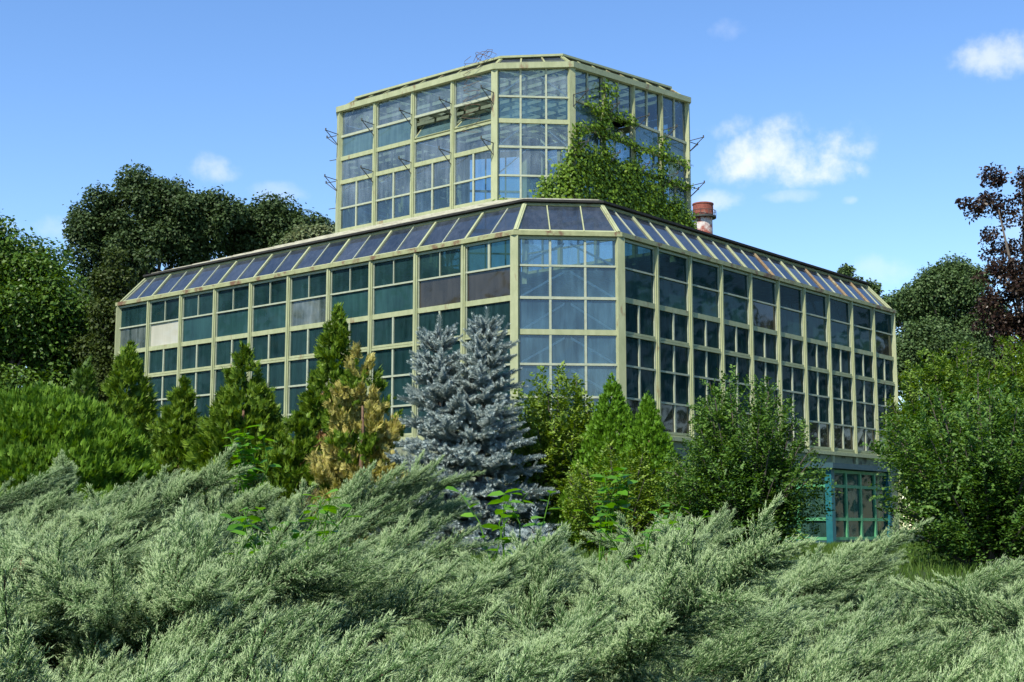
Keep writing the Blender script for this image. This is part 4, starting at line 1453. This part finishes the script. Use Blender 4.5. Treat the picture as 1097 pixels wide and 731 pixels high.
def juniper():
    sil = lambda px: np.interp(px, [-200, 0, 100, 200, 300, 380, 430, 480, 540, 600, 700, 760, 800, 870, 940, 1000, 1100, 1300],
                               [540, 546, 548, 552, 562, 562, 578, 592, 598, 604, 603, 600, 610, 632, 636, 632, 626, 622])
    D0, D1 = 4.0, 10.5
    def surf(px, D):
        """canopy height over the site: a long bank rising from the path to its crest"""
        zc = np.array([at(p, sil(p), D1)[2] for p in np.atleast_1d(px)])
        zn = at(500, 760, D0)[2] - .02
        t = np.clip((D - D0) / (D1 - D0), 0, 1.4)
        z = zn + (zc - zn) * (t ** .85)
        z = z - np.clip(D - D1, 0, 9) * .25
        return z
    bases = []
    nm = 520
    P, AX, UPV, SC, IDX = [], [], [], [], []
    for k in range(nm):
        D = D0 - .9 + (D1 + 1.9 - D0) * rng.random() ** .85
        px = rng.uniform(-170, 1270)
        x = float(at(px, 560, D)[0])
        hol = math.sin(x * 3.1 + 2.2 * math.sin(D * 1.3 + x * .7)) + math.sin(D * 2.6 - x * 1.7 + 1.3 * math.sin(x * 1.9))
        if hol < -.75 and rng.random() < .5: continue
        lump = .12 * hol + .12 * math.sin(x * 2.3 + 1.7 * math.sin(D * 1.1)) + .13 * math.sin(D * 2.9 + x * 1.3)
        z = float(surf(px, D)[0]) + lump - .30
        # plumes lean to the right and up, those on the left are more mixed
        mean = np.interp(px, [0, 450, 1100], [.15, .1, -.05])
        azm = mean + rng.normal() * np.interp(px, [0, 600, 1100], [.95, .7, .5])
        if rng.random() < .12: azm += math.pi
        elv = math.radians(np.clip(rng.normal(27, 9), 5, 44))
        dv = np.array((math.cos(azm) * math.cos(elv), math.sin(azm) * math.cos(elv) - .12, math.sin(elv)))
        ln = rng.uniform(.75, 1.6)
        dead = False
        o = np.array((x, D, z)) - dv * ln * .35
        side = unit(np.cross(dv, up)); upv = np.cross(side, dv)
        nsp = int(19 * ln / .85)
        for q in range(nsp):
            s = (q + .6) / nsp
            p = o + dv * ln * s - up * .16 * ln * s * s
            tang = unit(dv - up * .32 * s)
            sg = 1 if q % 2 else -1
            op = np.interp(s, [0, 1], [.6, .06])
            a = unit(tang + side * sg * op * rng.uniform(.5, 1.1) + upv * rng.normal(.15, .22))
            P.append(p); AX.append(a); UPV.append(unit(upv + rng.normal(size=3) * .35)); SC.append(rng.uniform(.46, .84) * np.interp(s, [0, 1], [1.0, .75])); IDX.append(4 if (dead and rng.random() < .7) or rng.random() < .003 else rng.integers(4))
    P = np.array(P, np.float32); n = len(P)
    R = frames(np.array(AX), np.array(UPV))
    from mathutils import Matrix
    rot = np.array([Matrix(R[i].tolist()).to_euler() for i in range(n)], np.float32)
    me = bpy.data.meshes.new('juniper_thicket')
    # the twig bank, dark with painted shade, is part of the thicket's own mesh
    gx = np.linspace(-260, 1360, 90); gd = np.linspace(2.4, 14, 60)
    GV, GF = [], []
    for dd in gd:
        zz = surf(gx, dd)
        for a, z in zip(gx, zz):
            x = float(at(a, 560, dd)[0])
            GV.append((x, dd, max(float(ground_z(x, dd)) - .05, float(z) - .42 + .08 * math.sin(x * 5) * math.sin(dd * 4)) if dd < D1 + 1.2 else float(ground_z(x, dd)) - .1))
    nx = len(gx)
    for j in range(len(gd) - 1):
        for i in range(nx - 1):
            GF.append((j * nx + i, j * nx + i + 1, (j + 1) * nx + i + 1, (j + 1) * nx + i))
    npnt = n
    me.from_pydata([tuple(p) for p in P] + GV, [], [tuple(n + q for q in f) for f in GF])
    shaded_twigs = rough_mat('juniper_twig_shade', (.012, .011, .007), (.035, .03, .018), 18, .95)  # twig brown, darkened to hold the shade between plumes
    me.materials.append(shaded_twigs)
    tot = n + len(GV)
    def attr(nm_, typ, arr):
        a = me.attributes.new(nm_, typ, 'POINT')
        a.data.foreach_set('vector' if typ == 'FLOAT_VECTOR' else 'value', arr)
    rr = np.zeros((tot, 3), np.float32); rr[:n] = rot
    attr('rot', 'FLOAT_VECTOR', rr.ravel())
    ss = np.zeros(tot, np.float32); ss[:n] = SC
    attr('size', 'FLOAT', ss)
    ii = np.full(tot, -1, np.int32); ii[:n] = IDX
    attr('which', 'INT', ii)
    o = bpy.data.objects.new('juniper_thicket', me)
    COL.objects.link(o)
    tag(o, 'feathery silver green spreading juniper filling the whole foreground', 'juniper', kind='stuff')
    ng = bpy.data.node_groups.new('juniper_sprays', 'GeometryNodeTree')
    ng.interface.new_socket('Geometry', in_out='INPUT', socket_type='NodeSocketGeometry')
    ng.interface.new_socket('Geometry', in_out='OUTPUT', socket_type='NodeSocketGeometry')
    gi = ng.nodes.new('NodeGroupInput'); go = ng.nodes.new('NodeGroupOutput')
    jn = ng.nodes.new('GeometryNodeJoinGeometry')
    def named(nm_, typ):
        a = ng.nodes.new('GeometryNodeInputNamedAttribute'); a.data_type = typ; a.inputs['Name'].default_value = nm_
        return [x for x in a.outputs if x.enabled and x.name == 'Attribute'][0]
    ar, asz, aw = named('rot', 'FLOAT_VECTOR'), named('size', 'FLOAT'), named('which', 'INT')
    for k in range(5):
        V, Fq, AG = spray_template(.6, k + 1)
        tm = np_mesh('juniper_spray', V, Fq, LM['juniper'] if k < 4 else LM['dead'])
        tm.data.attributes.new('age_shade', 'FLOAT', 'POINT').data.foreach_set('value', AG)
        COL.objects.unlink(tm)                      # only its mesh is used, through the node group
        oi = ng.nodes.new('GeometryNodeObjectInfo'); oi.inputs['Object'].default_value = tm; oi.inputs['As Instance'].default_value = True
        eq = ng.nodes.new('FunctionNodeCompare'); eq.data_type = 'INT'; eq.operation = 'EQUAL'
        ia = [x for x in eq.inputs if x.enabled and x.type == 'INT']
        ng.links.new(aw, ia[0]); ia[1].default_value = k
        ip = ng.nodes.new('GeometryNodeInstanceOnPoints')
        ng.links.new(gi.outputs[0], ip.inputs['Points']); ng.links.new(eq.outputs[0], ip.inputs['Selection'])
        ng.links.new(oi.outputs['Geometry'], ip.inputs['Instance'])
        er = ng.nodes.new('FunctionNodeEulerToRotation')
        ng.links.new(ar, er.inputs[0]); ng.links.new(er.outputs[0], ip.inputs['Rotation'])
        ng.links.new(asz, ip.inputs['Scale'])
        ng.links.new(ip.outputs[0], jn.inputs[0])
    ng.links.new(gi.outputs[0], jn.inputs[0])
    ng.links.new(jn.outputs[0], go.inputs[0])
    md = o.modifiers.new('sprays', 'NODES'); md.node_group = ng
    print('juniper sprays', n)
juniper()

# ------------------------------------------------------------------ green weeds growing up through the juniper
def weed(label, px, py, D, h, nst, lsize, nl, spread=.25):
    x, y, z = at(px, py, D); z += .24
    T = empty('leafy_sapling', (x, D, z), label, 'weed', 'leafy green weeds among the juniper')
    st = MB(); P, AX = [], []
    for k in range(nst):
        tip = np.array((x + rng.normal() * spread, D + rng.normal() * spread * .6, z + h * rng.uniform(.6, 1)))
        b = np.array((x + rng.normal() * .05, D, z - .5))
        mid = lerp(b, tip, .6) + np.array((rng.normal() * .05, 0, .05))
        st.tube([b, mid, tip], [.005, .004, .002], 5)
        for q in range(nl):
            s = .35 + .65 * q / max(1, nl - 1)
            p = lerp(b, mid, s / .6) if s < .6 else lerp(mid, tip, (s - .6) / .4)
            a = q * 2.4 + k
            P.append(p); AX.append((math.cos(a), math.sin(a) * .8, rng.uniform(-.25, .35)))
    st.build('stem', LM['weed'], T)
    P = np.array(P); AX = unit(np.array(AX)); n = len(P)
    V, Fq = inst(LEAF_V * np.array((1, 1.25, 1)), LEAF_F, P, frames(AX, unit(up + rand_unit(n) * .5)), lsize * rng.uniform(.6, 1.2, n))
    Fq = Fq.copy()
    # faces with a repeated corner are triangles: split all into triangles
    tri = np.concatenate([Fq[:, [0, 1, 2]], Fq[:, [0, 2, 3]]])
    tri = tri[(tri[:, 0] != tri[:, 1]) & (tri[:, 1] != tri[:, 2]) & (tri[:, 0] != tri[:, 2])]
    np_mesh('foliage', V, tri, LM['weed'], T)
weed('leafy green weed on the juniper crest below the wide cone thuja', 262, 530, 9.6, .22, 7, .10, 11, .13)
weed('bright heart leaved vine sprig low in the left of the juniper', 295, 650, 5.6, .16, 9, .075, 10, .14)
weed('bright leaf sprig in the middle of the juniper left of the spruce foot', 345, 600, 7.0, .1, 5, .09, 6, .14)
weed('large leaved green sapling in front of the bright twin thuja', 650, 580, 8.8, .24, 7, .10, 12, .11)
weed('low green sprig spreading right of the large leaved sapling', 700, 605, 7.6, .08, 7, .07, 8, .22)
weed('small yellow green sprig below the spruce', 540, 585, 8.4, .10, 6, .11, 7, .14)

# ------------------------------------------------------------------ mown lawn between the bushes
def lawn():
    n = 60000
    Y = rng.uniform(11.5, 34, n); px = rng.uniform(330, 1080, n)
    X = (px - 548.5) / F_PX * Y
    P = np.stack([X, Y, ground_z(X, Y)], 1)
    ax = unit(up + rand_unit(n) * .45)
    V, Fq = inst(np.array([(0, -.05, 0), (0, .05, 0), (1, .01, .05), (1, -.01, .05)]), np.array([(0, 1, 2, 3)]), P, frames(ax, rand_unit(n)), .10 * rng.uniform(.5, 1.4, n))
    o = np_mesh('lawn_grass', V, Fq, LM['grass'])
    tag(o, 'short green lawn grass between the juniper, the bushes and the kiosk', 'grass', kind='stuff')
lawn()


# ------------------------------------------------------------------ woodland round the garden, beside and behind the viewpoint (seen mirrored in the panes)
def woodland():
    cl = []
    for a in np.arange(36, 330, 2.2):
        if 172 < a < 196: hh = 5
        elif a < 110 or a > 230: hh = rng.uniform(14, 20)
        else: hh = rng.uniform(9, 13)
        R_ = rng.uniform(50, 64)
        x, y = R_ * math.sin(math.radians(a)), 18 + R_ * math.cos(math.radians(a))
        if y > 30 and abs(x) < 33: continue
        g = float(ground_z(x, y))
        for k in range(7):
            r = rng.uniform(1.2, 2.3)
            cl.append((x + rng.normal() * 1.8, y + rng.normal() * 1.8, g + rng.uniform(.08, .92) * hh, r))
    for a in list(np.arange(-36, -13, 1.1)) + list(np.arange(11, 36, 1.1)):
        R_ = rng.uniform(84, 96)
        x, y = R_ * math.sin(math.radians(a)), R_ * math.cos(math.radians(a))
        g = float(ground_z(x, y))
        for k in range(6):
            cl.append((x + rng.normal() * 1.2, y + rng.normal() * 1.5, g + rng.uniform(.05, .95) * 8.5, rng.uniform(1.1, 1.9)))
    cl = np.array(cl)
    o = crown('woodland', cl, 64000, .7, LM['lime'], None, .4, .6, .2)
    tag(o, 'dark belt of woodland beyond the garden behind the nearer trees', 'wood', kind='stuff')
woodland()
